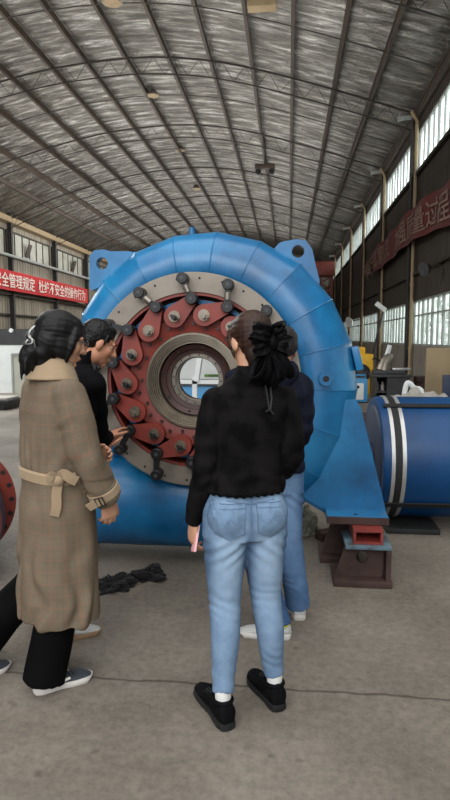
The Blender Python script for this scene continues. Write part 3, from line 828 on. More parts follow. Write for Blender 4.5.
# red crane machine at the far end
Yc_ = 44
a_, c_ = atY(312, 300, Yc_), atY(334, 262, Yc_)
r = empty('red_crane', ((a_.x+c_.x)/2, Yc_, 0), 'tall red lattice machine at the far end of the hall', 'crane')
xl_, xr_ = a_.x-.4, c_.x
zb2, zt4 = atY(330, 276, Yc_).z, c_.z
b = MB(); b.rbox(((xl_+xr_)/2, Yc_, (zb2+zt4)/2), (xr_-xl_, 1.0, zt4-zb2), .05); b.build('cabin', 'red', r)
b = MB()
for x_ in (xl_+.15, (xl_+xr_)/2, xr_-.15): b.box((x_, Yc_, zb2/2), (.18,.3,zb2))
nz = 6
for k in range(nz):
    z0_, z1_ = zb2*k/nz, zb2*(k+1)/nz
    b.bar((xl_+.15, Yc_, z0_), (xr_-.15, Yc_, z1_), .1, .1); b.bar((xr_-.15, Yc_, z0_), (xl_+.15, Yc_, z1_), .1, .1); b.box(((xl_+xr_)/2, Yc_, z1_-.05), (xr_-xl_-.3,.16,.1))
b.build('lattice_tower', 'red', r)
# cabin / partition on the left
a_, c_ = atY(-40, 394, 16.2), atY(30, 330, 16.2)
r = empty('site_partition', ((a_.x+c_.x)/2, 16.3, 0), 'pale blue white partition with a dark top strip behind the beige coat', 'partition')
zt5 = atY(10, 329, 16.2).z; zd = atY(10, 345, 16.2).z
b = MB(); b.box(((a_.x+c_.x)/2+.5, 16.3, zd/2), (c_.x-a_.x+1,.12,zd)); b.build('panel', MT['white'], r)
b = MB(); b.box(((a_.x+c_.x)/2+.5, 16.3, (zd+zt5)/2), (c_.x-a_.x+1,.14,zt5-zd)); b.build('top_strip', 'darkgrey', r)
w0, w1 = atY(13, 383, 16.2), atY(24, 354, 16.2)
b = MB(); b.box(((w0.x+w1.x)/2, 16.23, w1.z/2), (w1.x-w0.x,.04,w1.z)); dr = b.build('door', 'dullpane', r)
b = MB(); b.box((w0.x, 16.2, w1.z/2), (.05,.05,w1.z)); b.box((w1.x, 16.2, w1.z/2), (.05,.05,w1.z)); b.box(((w0.x+w1.x)/2, 16.2, w1.z), (w1.x-w0.x,.05,.05)); b.build('door_frame', 'frame', dr)
q = gnd(-5, 408); 
r = empty('pallet', (q.x, q.y, 0), 'low dark pallet with a pale sheet at the left edge', 'pallet')
b = MB(); b.rbox((q.x, q.y, .17), (1.0,.8,.08), .01); b.box((q.x-.35,q.y,.065),(.12,.8,.13)); b.box((q.x+.35,q.y,.065),(.12,.8,.13)); b.build('deck', 'blackiron', r)
b = MB(); b.rbox((q.x+.05, q.y-.05, .235), (.8,.6,.05), .015); b.build('sheet', 'paleplastic', r)
# what the bore shows: blue box skip, white leaning post, white cabinet
p = atY(205, 400, 9.0)
r = empty('blue_skip', (p.x, 9.4, 0), 'blue steel box seen low through the turbine bore', 'box')
zt6 = atY(205, 385, 9.0).z
b = MB(); b.rbox((p.x, 9.4, zt6/2), (1.6,.8,zt6), .01); sk = b.build('body', 'lightblue', r)
b = MB(); b.box((p.x, 9.0-.02, zt6+.04), (1.64,.06,.1)); b.build('rim', 'darkgrey', sk)
b = MB()
for dx in (-.5,-.17,.17,.5): b.box((p.x+dx, 8.99, zt6/2-.06), (.025,.03,zt6-.14))
b.build('rib', 'navy', sk)
p1, p2 = atY(196.5, 381, 7.5), atY(202, 345, 7.5)
r = empty('white_post', (p1.x, 7.5, 0), 'white leaning post seen through the turbine bore', 'post')
b = MB(); b.bar((p1.x-.03, 7.5, .03), p1+V((-.02,0,.05)), .06,.06,(0,1,0)); b.bar(p1, p2, .06,.14,(0,1,0)); b.box(p1+V((.1,0,-.01)), (.7,.06,.05)); b.build('post', 'white', r)
b = MB(); b.rbox((p1.x-.02, 7.5, .015), (.3,.3,.03), .005); b.build('base_plate', 'darkgrey', r)
p = atY(205, 372, 14.0)
r = empty('white_cabinet', (p.x, 14.4, 0), 'white machine cabinet far behind the turbine bore', 'cabinet')
b = MB(); b.rbox((p.x, 14.5, 1.05), (2.2,1.0,2.1), .03); b.build('body', 'white', r)
b = MB(); q_ = atY(212, 375.5, 13.98); b.rbox(q_, (.36,.03,.06), .01); b.build('greenery_strip', 'leaves', r)  # green strip added to stand in for greenery beyond the bore
b = MB(); b.rbox((p.x-.6, 13.98, 1.4), (.5,.04,.7), .01); b.build('door', 'silver', r)

# ================================================================== people
def limb(mb, pts, rad_, n=6, seg=16, cap=True):
    """tapering limb: smooth path through the joints, radius eased along it"""
    q = [(*V(p), r) for p, r in zip(pts, rad_)]
    path = cat_rom(pts, n)
    rr = []
    for i in range(len(rad_)-1):
        for k in range(n):
            t = k/n; rr.append(rad_[i] + (rad_[i+1]-rad_[i])*t)
    rr.append(rad_[-1])
    mb.tube(path, rr, seg)
    if cap:
        for p, r in ((pts[0], rad_[0]), (pts[-1], rad_[-1])): mb.ellip(p, (r*.98,)*3, nu=seg, nv=10)
def sect(mb, rows, n=32, p=2.3):
    """stack of rounded cross-sections (z, cx, cy, half width, half depth)"""
    R = []
    for z, cx, cy, a, b in rows:
        ring = []
        for k in range(n):
            t = 2*pi*k/n; c, s = cos(t), sin(t)
            ring.append(V((cx + a*math.copysign(abs(c)**(2/p), c), cy + b*math.copysign(abs(s)**(2/p), s), z)))
        R.append(ring)
    mb.loft(R)
def smooth_rows(rows, n=5):
    out = []
    for i in range(len(rows)-1):
        for k in range(n):
            t = k/n; e = t*t*(3-2*t)
            out.append(tuple([rows[i][0]+(rows[i+1][0]-rows[i][0])*t] + [a+(b-a)*e for a, b in zip(rows[i][1:], rows[i+1][1:])]))
    return out + [rows[-1]]
def remesh(mb, name, mat, parent, voxel=.008, it=4, post=None):
    me = bpy.data.meshes.new(name); me.from_pydata([tuple(v) for v in mb.v], [], mb.f); me.update()
    bm = bmesh.new(); bm.from_mesh(me); bmesh.ops.recalc_face_normals(bm, faces=bm.faces); bm.to_mesh(me); bm.free()
    o = bpy.data.objects.new(name, me); COL.objects.link(o)
    m = o.modifiers.new('r', 'REMESH'); m.mode = 'VOXEL'; m.voxel_size = voxel; m.use_smooth_shade = True
    if it:
        s = o.modifiers.new('s', 'SMOOTH'); s.iterations = it; s.factor = .5
    dg = bpy.context.evaluated_depsgraph_get()
    new = bpy.data.meshes.new_from_object(o.evaluated_get(dg)); new.name = name
    o.modifiers.clear(); o.data = new; bpy.data.meshes.remove(me)
    if post: post(new)
    for p in new.polygons: p.use_smooth = True
    new.materials.append(MT[mat] if isinstance(mat, str) else mat)
    o.parent = parent
    return o
def displace(me, fn):
    ns = [v.normal.copy() for v in me.vertices]
    for v, n in zip(me.vertices, ns): v.co += n*fn(v.co, n)
    me.update()
def attr(me, name, fn):
    a = me.attributes.new(name, 'FLOAT_VECTOR', 'POINT')
    for i, v in enumerate(me.vertices): a.data[i].vector = fn(v.co)
def hand(mb, w, d, n, side, curls=(.35,.4,.45,.5), spread=.07, thumb=(.5,.35), s=1.0):
    """five separate fingers: w wrist, d along the hand, n out of the palm, side +1 right / -1 left"""
    w, d = V(w), V(d).normalized(); n = (V(n) - d*V(n).dot(d)).normalized(); t = d.cross(n)*side
    # palm
    rows = []
    for u, wd, th in ((-.012,.024,.019),(.02,.033,.017),(.055,.040,.015),(.088,.040,.012),(.096,.036,.009)):
        c = w + d*u*s + t*(.004 if u > .03 else 0)*s
        rows.append([c + t*cos(2*pi*k/18)*wd*s + n*sin(2*pi*k/18)*th*s for k in range(18)])
    mb.loft(rows)
    L = (.074,.082,.076,.06)
    for i in range(4):
        off = (.028, .0095, -.0095, -.027)[i]
        base = w + d*(.088 - (0, -.002, .001, .008)[i])*s + t*off*s
        ang = 0; p = base - d*.02*s; pts = [p, base]; dd = (d + t*(1.5-i)*spread).normalized(); cur = base
        for j, f in enumerate((.45,.31,.24)):
            ang += curls[i]*(1.0 if j == 0 else 1.25)
            cur = cur + (dd*cos(ang) + n*sin(ang))*L[i]*f*s; pts.append(cur)
        r = (.0092,.0092,.0084,.0078,.0062) if i < 3 else (.0082,.008,.0072,.0066,.0054)
        limb(mb, pts, [x*s for x in r], 3, 10)
    b0 = w + d*.018*s + t*.022*s
    td = (d*cos(thumb[0]) + t*sin(thumb[0])).normalized(); tn = (td + n*thumb[1]).normalized()
    p1 = b0 + tn*.045*s; p2 = p1 + (tn*.8 + d*.35 + n*thumb[1]*.3).normalized()*.034*s; p3 = p2 + (tn*.55 + d*.6 + n*thumb[1]*.4).normalized()*.027*s
    limb(mb, [b0, p1, p2, p3], [.016*s,.0115*s,.0098*s,.007*s], 3, 10)
def head_mat(c, yaw, pitch, roll=0):
    return M.Translation(V(c)) @ M.Rotation(rad(yaw), 4, 'Z') @ M.Rotation(rad(pitch), 4, 'X') @ M.Rotation(rad(roll), 4, 'Y')
def head(mb, H, s=1.0, male=False):
    R = H.to_3x3().to_4x4()
    def e(c, r, rot=None): mb.ellip(H @ (V(c)*s), [x*s for x in r], R @ rot.to_4x4() if rot else R, 22, 14)
    e((0,-.012,.035), (.073,.092,.08)); e((0,.022,-.02), (.061,.068,.082)); e((0,.03,-.07), (.048,.05,.038))
    e((0,.062,-.092), (.026 if male else .022,.024,.02)); e((.035,.05,-.02), (.026,.028,.03)); e((-.035,.05,-.02), (.026,.028,.03))
    e((0,.078,.027), (.05,.014,.012))
    limb(mb, [H @ (V((0,.082,.018))*s), H @ (V((0,.1,-.008))*s), H @ (V((0,.108,-.026))*s)], [.008*s,.011*s,.014*s], 3, 12)
    e((.014,.092,-.03), (.009,.011,.008)); e((-.014,.092,-.03), (.009,.011,.008))
    e((0,.085,-.056), (.024,.012,.007)); e((0,.083,-.066), (.02,.012,.008))
    for sx in (-1, 1):
        e((sx*.074,-.006,-.004), (.009,.019,.031), M.Rotation(rad(-12), 4, 'X') @ M.Rotation(rad(sx*-14), 4, 'Z'))
        e((sx*.07,-.0,-.024), (.009,.01,.014))
def face_parts(H, parent, s=1.0, brow='hairblack'):
    for sx in (-1, 1):
        b = MB(); b.ellip(H @ (V((sx*.031,.066,.006))*s), [.0108*s]*3, nu=14, nv=10); e = b.build('eye', 'eyewhite', parent, wpos=False)
        b = MB(); b.ellip(H @ (V((sx*.031,.0735,.004))*s), [.0044*s]*3, nu=10, nv=8); b.build('pupil', 'black', e, wpos=False)
        b = MB(); b.tube([H @ (V((sx*x,y,z))*s) for x, y, z in ((.016,.091,.027),(.031,.09,.033),(.05,.078,.028))], [.003*s,.0042*s,.002*s], 8); b.build('eyebrow', brow, parent, wpos=False)
    b = MB(); b.ellip(H @ (V((0,.0945,-.061))*s), [.019*s,.004*s,.006*s], H.to_3x3().to_4x4(), 16, 8); b.build('lips', 'lip', parent, wpos=False)
MT['eyewhite'] = pm('eye_white', srgb(150,142,136), .6, 0, .05)
MT['lip'] = pm('lip_tone', srgb(160,92,84), .5, 0, .1)
def skin_mat(name, c):
    t = NT(name); v = t.coords('Object')
    t.base(t.ramp(t.noise(v, 14, 4), [(.3, tuple(x*.88 for x in c[:3])), (.7, tuple(min(1, x*1.08) for x in c[:3]))]))
    t.b.inputs['Roughness'].default_value = .5
    t.b.inputs['Subsurface Weight'].default_value = .08; t.b.inputs['Subsurface Radius'].default_value = (.012,.005,.003); t.b.inputs['Subsurface Scale'].default_value = 1
    t.bump(t.noise(v, 220, 2), .08, .002); return t.m
MT['skin'] = skin_mat('skin_tone', srgb(188,140,112))
MT['skinm'] = skin_mat('skin_tone_warm', srgb(176,122,94))
def hair_mat(name, c, c2):
    t = NT(name); v = t.coords('Object', (90, 90, 14)); v2 = t.coords('Object')
    n = t.noise(v, 1, 4, .7)
    c_ = t.ramp(n, [(.35, tuple(x*.6 for x in c[:3])), (.6, c[:3]), (.8, c2[:3])])
    c_ = t.mix(t.ramp(t.noise(v2, 9, 3), [(.4, (0,0,0)), (.7, (.5,.5,.5))]), c_, c2)
    t.base(c_); t.b.inputs['Roughness'].default_value = .48; t.b.inputs['Specular IOR Level'].default_value = .22; t.bump(n, .3, .003); return t.m
MT['hairblack'] = hair_mat('black_hair', srgb(10,9,10), srgb(24,21,22))
MT['hairbrown'] = hair_mat('brown_hair', srgb(40,24,17), srgb(70,43,29))
MT['hairgrey'] = hair_mat('dark_greying_hair', srgb(28,25,25), srgb(74,68,66))
def denim(name, c, c2):
    t = NT(name); v = t.coords('Object'); at = t.n('ShaderNodeAttribute'); at.attribute_name = 'wear'
    sx = t.n('ShaderNodeSeparateXYZ'); t.l(at.outputs['Vector'], sx.inputs[0])
    f = t.math('ADD', sx.outputs['X'], t.math('MULTIPLY', t.math('SUBTRACT', t.noise(v, 12, 5, .65), .5), .7))
    a = t.ramp(f, [(.1, c[:3]), (.8, c2[:3])])
    seam = t.ramp(sx.outputs['Y'], [(.3, (1,1,1)), (.8, (.62,.66,.72))])
    a = t.mix(1.0, a, seam, 'MULTIPLY')
    w = t.n('ShaderNodeTexWave'); w.bands_direction = 'DIAGONAL'; w.inputs['Scale'].default_value = 210; t.l(v, w.inputs['Vector'])
    a = t.mix(.16, a, w.outputs['Color'], 'OVERLAY')
    t.base(a); t.b.inputs['Roughness'].default_value = .85; t.b.inputs['Specular IOR Level'].default_value = .15
    t.bump(t.noise(v, 170, 3), .25, .002); return t.m
MT['denimlight'] = denim('light_wash_denim', srgb(74,98,126), srgb(136,158,180))
MT['denimblue'] = denim('mid_blue_denim', srgb(58,88,126), srgb(114,144,180))
MT['stitch'] = pm('seam_stitching', srgb(92,112,138), .9, 0, .2, 30)
MT['pocketden'] = pm('pocket_denim', srgb(104,128,154), .9, 0, .25, 30, .2, 160)
def knit():
    t = NT('black_jacquard_knit'); v = t.coords('Object')
    vo = t.n('ShaderNodeTexVoronoi'); vo.inputs['Scale'].default_value = 16; vo.feature = 'SMOOTH_F1'
    t.l(t.mix(.06, v, t.n('ShaderNodeTexNoise', Scale=14.0).outputs['Color']), vo.inputs['Vector'])
    c = t.ramp(vo.outputs['Distance'], [(.3, srgb(7,6,7)[:3]), (.55, srgb(19,17,18)[:3])])
    t.base(c); t.b.inputs['Roughness'].default_value = .8; t.b.inputs['Specular IOR Level'].default_value = .065; 
    t.bump(t.noise(v, 260, 2), .35, .002); return t.m
MT['knit'] = knit()
MT['blackcloth'] = cloth('black_jacket_cloth', srgb(14,14,16), .85, .25, 8, 150, .2, 0)
MT['navycloth'] = cloth('navy_shell_cloth', srgb(21,23,36), .6, .25, 7, 120, .2, 0)
MT['blacktrouser'] = cloth('black_trouser_cloth', srgb(9,9,10), .85, .25, 8, 150, .2, 0)
MT['greytrouser'] = cloth('dark_trouser_cloth', srgb(30,31,36), .85, .25, 8)
MT['satin'] = cloth('black_satin', srgb(9,9,11), .5, .3, 10, 60, .15, 0)
MT['rubberblack'] = pm('black_rubber', srgb(16,16,17), .65, 0, .2, 30)
MT['shoeblack'] = cloth('black_mesh_shoe', srgb(12,12,14), .7, .3, 20, 260, .4, 0)
MT['shoegrey'] = cloth('slate_grey_shoe', srgb(56,60,66), .65, .25, 20, 200, .3)
MT['shoewhite'] = cloth('pale_grey_shoe', srgb(178,178,174), .7, .12, 20, 240, .3)
MT['solewhite'] = pm('white_sole', srgb(206,200,194), .6, 0, .12, 20)
MT['soletan'] = pm('tan_sole', srgb(150,120,92), .7, 0, .15, 20)
MT['neon'] = pm('yellow_green_lining', srgb(196,206,52), .7, 0, .1)
MT['sock'] = cloth('white_sock_cloth', srgb(214,212,208), .9, .08, 20)
MT['pink'] = pm('pink_phone_case', srgb(226,168,170), .4, 0, .08)
MT['clip'] = pm('silver_hair_clip', srgb(165,165,163), .28, .8, .1)
MT['glassframe'] = pm('thin_dark_glasses', srgb(70,64,60), .35, .6, .1)
def lens():
    t = NT('clear_lens'); t.b.inputs['Transmission Weight'].default_value = 1; t.b.inputs['Roughness'].default_value = .02; t.b.inputs['IOR'].default_value = 1.15; return t.m
MT['lens'] = lens()
def plaid():
    t = NT('beige_check_wool'); at = t.n('ShaderNodeAttribute'); at.attribute_name = 'weave'
    sx = t.n('ShaderNodeSeparateXYZ'); t.l(at.outputs['Vector'], sx.inputs[0]); v = t.coords('Object')
    base_ = t.ramp(t.noise(v, 6, 5), [(.3, srgb(94,83,69)[:3]), (.7, srgb(118,105,88)[:3])])
    def lines(sock, per, wd):
        m = t.math('PINGPONG', t.math('ADD', sock, 5.0), per/2)
        return t.ramp(m, [(wd/2, (1,1,1)), (wd/2+.0012, (0,0,0))])
    # fine grey checks, then the thin rust overcheck
    for ax in ('X', 'Y'):
        k = lines(sx.outputs[ax], .011, .003)
        base_ = t.mix(t.math('MULTIPLY', k, .14), base_, srgb(84,76,66))
    for ax in ('X', 'Y'):
        k = lines(sx.outputs[ax], .052, .0028)
        base_ = t.mix(t.math('MULTIPLY', k, .42), base_, srgb(134,88,68))
        k = lines(t.math('ADD', sx.outputs[ax], .013), .052, .004)
        base_ = t.mix(t.math('MULTIPLY', k, .25), base_, srgb(88,80,70))
    t.base(base_); t.b.inputs['Roughness'].default_value = .9; t.b.inputs['Specular IOR Level'].default_value = .15
    t.bump(t.noise(v, 200, 2), .2, .002); return t.m
MT['plaid'] = plaid()
MT['beige'] = cloth('plain_beige_cloth', srgb(146,126,101), .85, .1, 8, 180, .2)

def shoe(parent, heel, toe, mat, sole, side, name='shoe', h=.085, extra=None):
    """low shoe built from heel to toe; upper, sole and laces"""
    heel, toe = V((heel[0], heel[1], 0)), V((toe[0], toe[1], 0)); d = (toe-heel); L = d.length; d.normalize(); x = V((d.y, -d.x, 0)); k = L/.27
    st = [(-.002,.024,.06),(.01,.036,h*.98),(.04,.041,h),(.075,.041,h*.97),(.11,.038,h*.80),(.15,.043,h*.66),(.19,.046,h*.56),(.225,.043,h*.5),(.25,.034,h*.43),(.266,.018,h*.36)]
    b = MB(); R = []
    for u, wd, hh in st:
        c = heel + d*u*k + x*side*(-.006 if .1 < u < .24 else 0)
        ring = []
        for j in range(20):
            a = 2*pi*j/20; q = sin(a)
            ring.append(c + x*cos(a)*wd*(1 if q < 0 else 1-.25*q*q) + V((0,0,.016 + (hh-.016)*(.5+.5*q) if q > -1 else .016)))
        R.append(ring)
    b.loft(R)
    o = remesh(b, name, mat, parent, .005, 5)
    b = MB(); R = []
    pl = []
    out = [(-.004,.012),(.004,.03),(.03,.039),(.08,.037),(.12,.038),(.17,.046),(.21,.047),(.24,.04),(.262,.024),(.272,.006)]
    L_ = [(u, w) for u, w in out] + [(u, -w) for u, w in reversed(out)]
    for z, g in ((.0,.92),(.006,1.0),(.02,1.03),(.027,.99)):
        R.append([heel + d*(.134+(u-.134)*(1 if g > .95 else .97))*k + x*w*g + x*side*(-.005 if .1 < u < .24 else 0) + V((0,0,z+(.012 if u > .25 and z < .02 else 0)+(0.006 if u < .06 and z > .01 else 0))) for u, w in L_])
    b.loft(R); so = b.build('sole', sole, o, wpos=False)
    b = MB()
    for j in range(4):
        u = .105+.022*j; hh = h*(.86-.085*j)
        b.tube([heel + d*u*k + x*(-.02) + V((0,0,hh-.006)), heel + d*(u+.004)*k + V((0,0,hh+.002)), heel + d*(u+.012)*k + x*.02 + V((0,0,hh-.008))], .0026, 6)
    b.build('laces', 'rubberblack' if mat != 'shoewhite' else 'solewhite', o, wpos=False)
    b = MB(); b.tube([heel + d*(.056+.043*cos(a))*k + x*.037*sin(a) + V((0,0,h-.013-.004*cos(a))) for a in [2*pi*j/24 for j in range(24)]], .0085, 8, close=True)
    b.build('collar', extra or mat, o, wpos=False)
    return o
def person(loc, yaw, label):
    r = empty('person', (loc[0], loc[1], 0), label, 'person'); r.rotation_euler.z = rad(yaw); return r
def plocal(r, w):
    a = r.rotation_euler.z; d = V(w) - r.location
    return V((d.x*cos(a)+d.y*sin(a), -d.x*sin(a)+d.y*cos(a), d.z))
def g(z, z0, w): return math.exp(-((z-z0)/w)**2)
def jean_post(legs, waist_z, crotch):
    def post(me):
        def f(c, n):
            L, R = legs; kn = L[1] if abs(c.x-L[1][0]) < abs(c.x-R[1][0]) else R[1]
            an = L[2] if abs(c.x-L[2][0]) < abs(c.x-R[2][0]) else R[2]
            z = c.z; w = noise.noise(V((c.x*9, c.y*9, c.z*5)))
            a = .0024*g(z, kn[2]-.0, .075)*sin((z + c.x*.35 + w*.06)*140)*(.6+.8*w)
            a += .0026*g(z, an[2]+.09, .08)*sin((z + c.x*.6 + w*.06)*120)*(.6+.8*w)
            a += .0035*g(z, crotch-.04, .06)*sin((z*.9 + abs(c.x)*.7 + w*.02)*120)
            return a + .003*w
        displace(me, f)
        def wear(c):
            L, R = legs; near = L if abs(c.x-L[1][0]) < abs(c.x-R[1][0]) else R
            t = max(0, min(1, (near[0][2]-c.z)/(near[0][2]-near[1][2]))); cx = near[0][0] + (near[1][0]-near[0][0])*t
            if c.z < near[1][2]:
                u = (near[1][2]-c.z)/(near[1][2]-near[2][2]); cx = near[1][0] + (near[2][0]-near[1][0])*u
            off = abs(c.x-cx)/.075
            wv = .28 + .55*max(0, 1-off*off)*(g(c.z, .66, .2) + .35*g(c.z, .86, .08) + .3*g(c.z, .32, .14))
            return (wv, max(0, off-.35) if c.z < crotch else 0, 0)
        attr(me, 'wear', wear)
    return post
def project(bvh, x, z, dy, off):
    """drop a point onto the back (dy=+1) or front (dy=-1) of a garment"""
    h = bvh.ray_cast(V((x, -1.2*dy, z)), V((0, dy, 0)))
    return None if h[0] is None else h[0] + V((0, -dy*off, 0))
def patch_strip(bvh, pts, dy, off, r, mb):
    q = [project(bvh, x, z, dy, off) for x, z in pts]; q = [p for p in q if p]
    if len(q) > 1: mb.tube(q, r, 6)
def bvh_of(o):
    return BVHTree.FromPolygons([v.co.copy() for v in o.data.vertices], [tuple(p.vertices) for p in o.data.polygons])
def body(r, torso, neck, H, arms, legs, hands, skin, hs=1.0, male=False):
    """one continuous figure: trunk, neck, head, limbs, hands"""
    mb = MB(); sect(mb, smooth_rows(torso))
    limb(mb, neck, [.06,.052,.05], 4)
    head(mb, H, hs, male)
    for A in arms: limb(mb, A, [.05,.042,.036,.031,.0235], 5)
    for L in legs:
        h, k, a = L; h, k, a = V(h), V(k), V(a)
        limb(mb, [h+V((0,0,.02)), h.lerp(k, .5), k, k.lerp(a, .35)+V((0,-.008,0)), a+V((0,0,.0))], [.082,.066,.05,.048,.027], 5)
        limb(mb, [a, a+V((0,.02,-.04)), a+V((0,.09,-.06))], [.027,.027,.022], 4)
    for hd in hands: hand(mb, **hd)
    return remesh(mb, 'body', skin, r, .0048, 2)

# ---------------------------------------------------------------- woman in black knit and light jeans
W1 = person((-.175, 2.42, 0), 17, 'woman from behind in black knit top, light blue jeans and black bow')
p_ = lambda x, y, Y: plocal(W1, atY(x, y, Y))
hl, tl = plocal(W1, gnd(229, 731)), plocal(W1, gnd(199, 690)); hr, tr = plocal(W1, gnd(280, 712)), plocal(W1, gnd(252, 676))
ankL = hl + (tl-hl).normalized()*.055; ankR = hr + (tr-hr).normalized()*.055
LL = ((-.08,.0,.86), (-.085,-.02,.47), (ankL.x, ankL.y, .10)); RL = ((.08,.0,.86), (.095,.0,.47), (ankR.x, ankR.y, .10))
tw = [(.74,0,.0,.10,.09),(.86,0,0,.155,.105),(.97,0,.005,.125,.092),(1.08,.01,.01,.118,.09),(1.2,.02,.012,.14,.1),(1.31,.025,.01,.14,.088),(1.37,.028,.008,.09,.065),(1.41,.03,.01,.05,.05)]
AL = [(-.118,.005,1.292),(-.15,-.01,1.17),(-.165,-.03,1.04),(-.185,0,.92),(-.205,.035,.80)]
AR = [(.165,.005,1.295),(.19,-.01,1.18),(.195,-.02,1.07),(.17,.09,.97),(.12,.17,.92)]
HW = head_mat((.03,.035,1.53), 16, -14)
hands = [dict(w=(-.205,.036,.795), d=(-.02,.10,-1), n=(1,.35,0), side=-1, curls=(.55,.5,.5,.5), thumb=(.5,.6)),
         dict(w=(.12,.17,.92), d=(-1,.5,-.1), n=(-.3,-1,0), side=1, curls=(.4,.45,.5,.5))]
body(W1, tw, [(.03,0,1.36),(.028,.012,1.43),(.024,.02,1.475)], HW, [AL, AR], [LL, RL], hands, 'skin')
face_parts(HW, W1, 1, 'hairbrown')
# jeans
mb = MB(); sect(mb, smooth_rows([(.74,0,-.005,.145,.108),(.80,0,-.01,.168,.118),(.86,0,-.008,.172,.122),(.93,0,-.002,.155,.112),(.985,0,.0,.142,.102)]))
for sx in (-1, 1): mb.ellip((sx*.078,-.068,.845), (.088,.075,.095))
for (h, k, a) in (LL, RL):
    h, k, a = V(h), V(k), V(a); limb(mb, [h+V((0,-.01,.0)), h.lerp(k,.3)+V((0,-.01,0)), h.lerp(k,.65), k, k.lerp(a,.35)+V((0,-.018,0)), k.lerp(a,.75), a+V((0,0,.03))], [.096,.096,.082,.065,.061,.048,.042], 5, 20, cap=False)
JE = remesh(mb, 'jeans', 'denimlight', W1, .0065, 3, jean_post((LL, RL), .985, .74))
bv = bvh_of(JE)
for sx in (-1, 1):
    cx = sx*.086; P = [(cx-.062,.90),(cx+.062,.905 if sx > 0 else .90),(cx+.058,.79),(cx,.765),(cx-.058,.79)]
    b = MB(); grid = []
    for i in range(9):
        v_ = i/8; row = []
        for j in range(9):
            u = j/8-.5; zz = .905 - v_*(.125 + .025*(1-abs(u)*2)); q = project(bv, cx+u*(.128-.014*v_), zz, 1, .0035); row.append(q)
        grid.append(row)
    if all(q for r_ in grid for q in r_):
        b.sheet(grid); po = b.build('back_pocket', 'pocketden', JE, wpos=False)
        s_ = MB(); ring = [(cx+u*.128, .905) for u in (-.5,-.25,0,.25,.5)]
        patch_strip(bv, ring, 1, .005, .0022, s_); patch_strip(bv, [(cx+u*.126, .887) for u in (-.5,-.25,0,.25,.5)], 1, .005, .0014, s_)
        patch_strip(bv, [(cx-.064,.905),(cx-.06,.85),(cx-.057,.785),(cx,.757),(cx+.057,.785),(cx+.06,.85),(cx+.064,.905)], 1, .005, .002, s_)
        patch_strip(bv, [(cx-.058,.845),(cx-.02,.825),(cx,.85),(cx+.02,.825),(cx+.058,.845)], 1, .005, .0013, s_)
        s_.build('stitching', 'stitch', po, wpos=False)
b = MB(); patch_strip(bv, [(0,.98),(0,.94),(0,.9),(0,.86),(0,.82),(0,.78)], 1, .002, .0025, b)
patch_strip(bv, [(-.14,.925),(-.09,.915),(-.04,.905),(0,.90),(.04,.905),(.09,.915),(.14,.925)], 1, .003, .002, b)
b.build('yoke_seam', 'stitch', JE, wpos=False)
# knit top
mb = MB(); sect(mb, smooth_rows([(.925,.0,-.006,.168,.126),(.945,.0,-.006,.172,.13),(1.0,.003,-.002,.16,.118),(1.09,.01,.004,.148,.106),(1.2,.02,.008,.16,.112),(1.28,.025,.006,.168,.104),(1.33,.028,.004,.15,.09),(1.37,.029,.004,.11,.072),(1.41,.029,.006,.068,.06),(1.44,.029,.01,.058,.056)]))
for A in (AL, AR):
    A = [V(a) for a in A]; e = A[-1] + (A[-1]-A[-2])*.1
    limb(mb, A[:-1]+[e], [.06,.057,.053,.047,.037], 6, 18, cap=False); mb.ellip(A[0], (.061,)*3)
def knit_post(me):
    def f(c, n):
        w = noise.noise(c*7); a = .004*w
        a += .004*g(c.z, .99, .06)*sin((c.z+.25*abs(c.x)+w*.02)*95)
        if c.x < -.13 or c.x > .18: a += .004*sin((c.z+w*.03)*85)*g(c.z, 1.05, .09)
        return a + .0022*noise.noise(c*22)
    displace(me, f)
    for v in me.vertices:                       # scalloped hem
        if v.co.z < .945 and abs(v.co.x) < .19: v.co.z += .007*abs(sin(math.atan2(v.co.y, v.co.x)*14))
KN = remesh(mb, 'knit_top', 'knit', W1, .0065, 3, knit_post)
bv = bvh_of(KN)
b = MB(); patch_strip(bv, [(.065,1.40),(.068,1.36),(.074,1.31),(.078,1.27)], 1, .004, .004, b); patch_strip(bv, [(.085,1.395),(.09,1.35),(.09,1.31),(.083,1.265)], 1, .004, .004, b)
patch_strip(bv, [(.078,1.27),(.062,1.262)], 1, .006, .004, b); patch_strip(bv, [(.08,1.268),(.096,1.25)], 1, .006, .004, b)
b.build('neck_ribbon', 'rubberblack', KN, wpos=False)
# hair drawn back, brown
mb = MB(); Rh = HW.to_3x3().to_4x4()
mb.ellip(HW @ V((0,-.028,.042)), (.084,.094,.087), Rh); mb.ellip(HW @ V((0,-.055,-.005)), (.074,.07,.075), Rh); mb.ellip(HW @ V((.0,-.065,-.06)), (.062,.05,.06), Rh); mb.ellip(HW @ V((0,-.05,-.095)), (.045,.04,.04), Rh)
mb.ellip(HW @ V((0,.02,.075)), (.066,.066,.045), Rh)
for sx in (-1, 1):
    limb(mb, [HW @ V((sx*.07,.03,.05)), HW @ V((sx*.078,.02,.0)), HW @ V((sx*.07,.015,-.06))], [.016,.013,.005], 4, 10)
def hair_post(H, amp=.0014, fr=55):
    Hi = H.inverted()
    def post(me):
        def f(c, n):
            q = Hi @ c; a = math.atan2(q.x, q.z-.02) if abs(q.y) < .2 else 0
            return amp*sin(a*fr/2.6 + 6*noise.noise(q*9)) *.6 + amp*noise.noise(V((q.x*55, q.y*12, q.z*55)))
        displace(me, f)
    return post
remesh(mb, 'hair', 'hairbrown', W1, .005, 3, hair_post(HW))
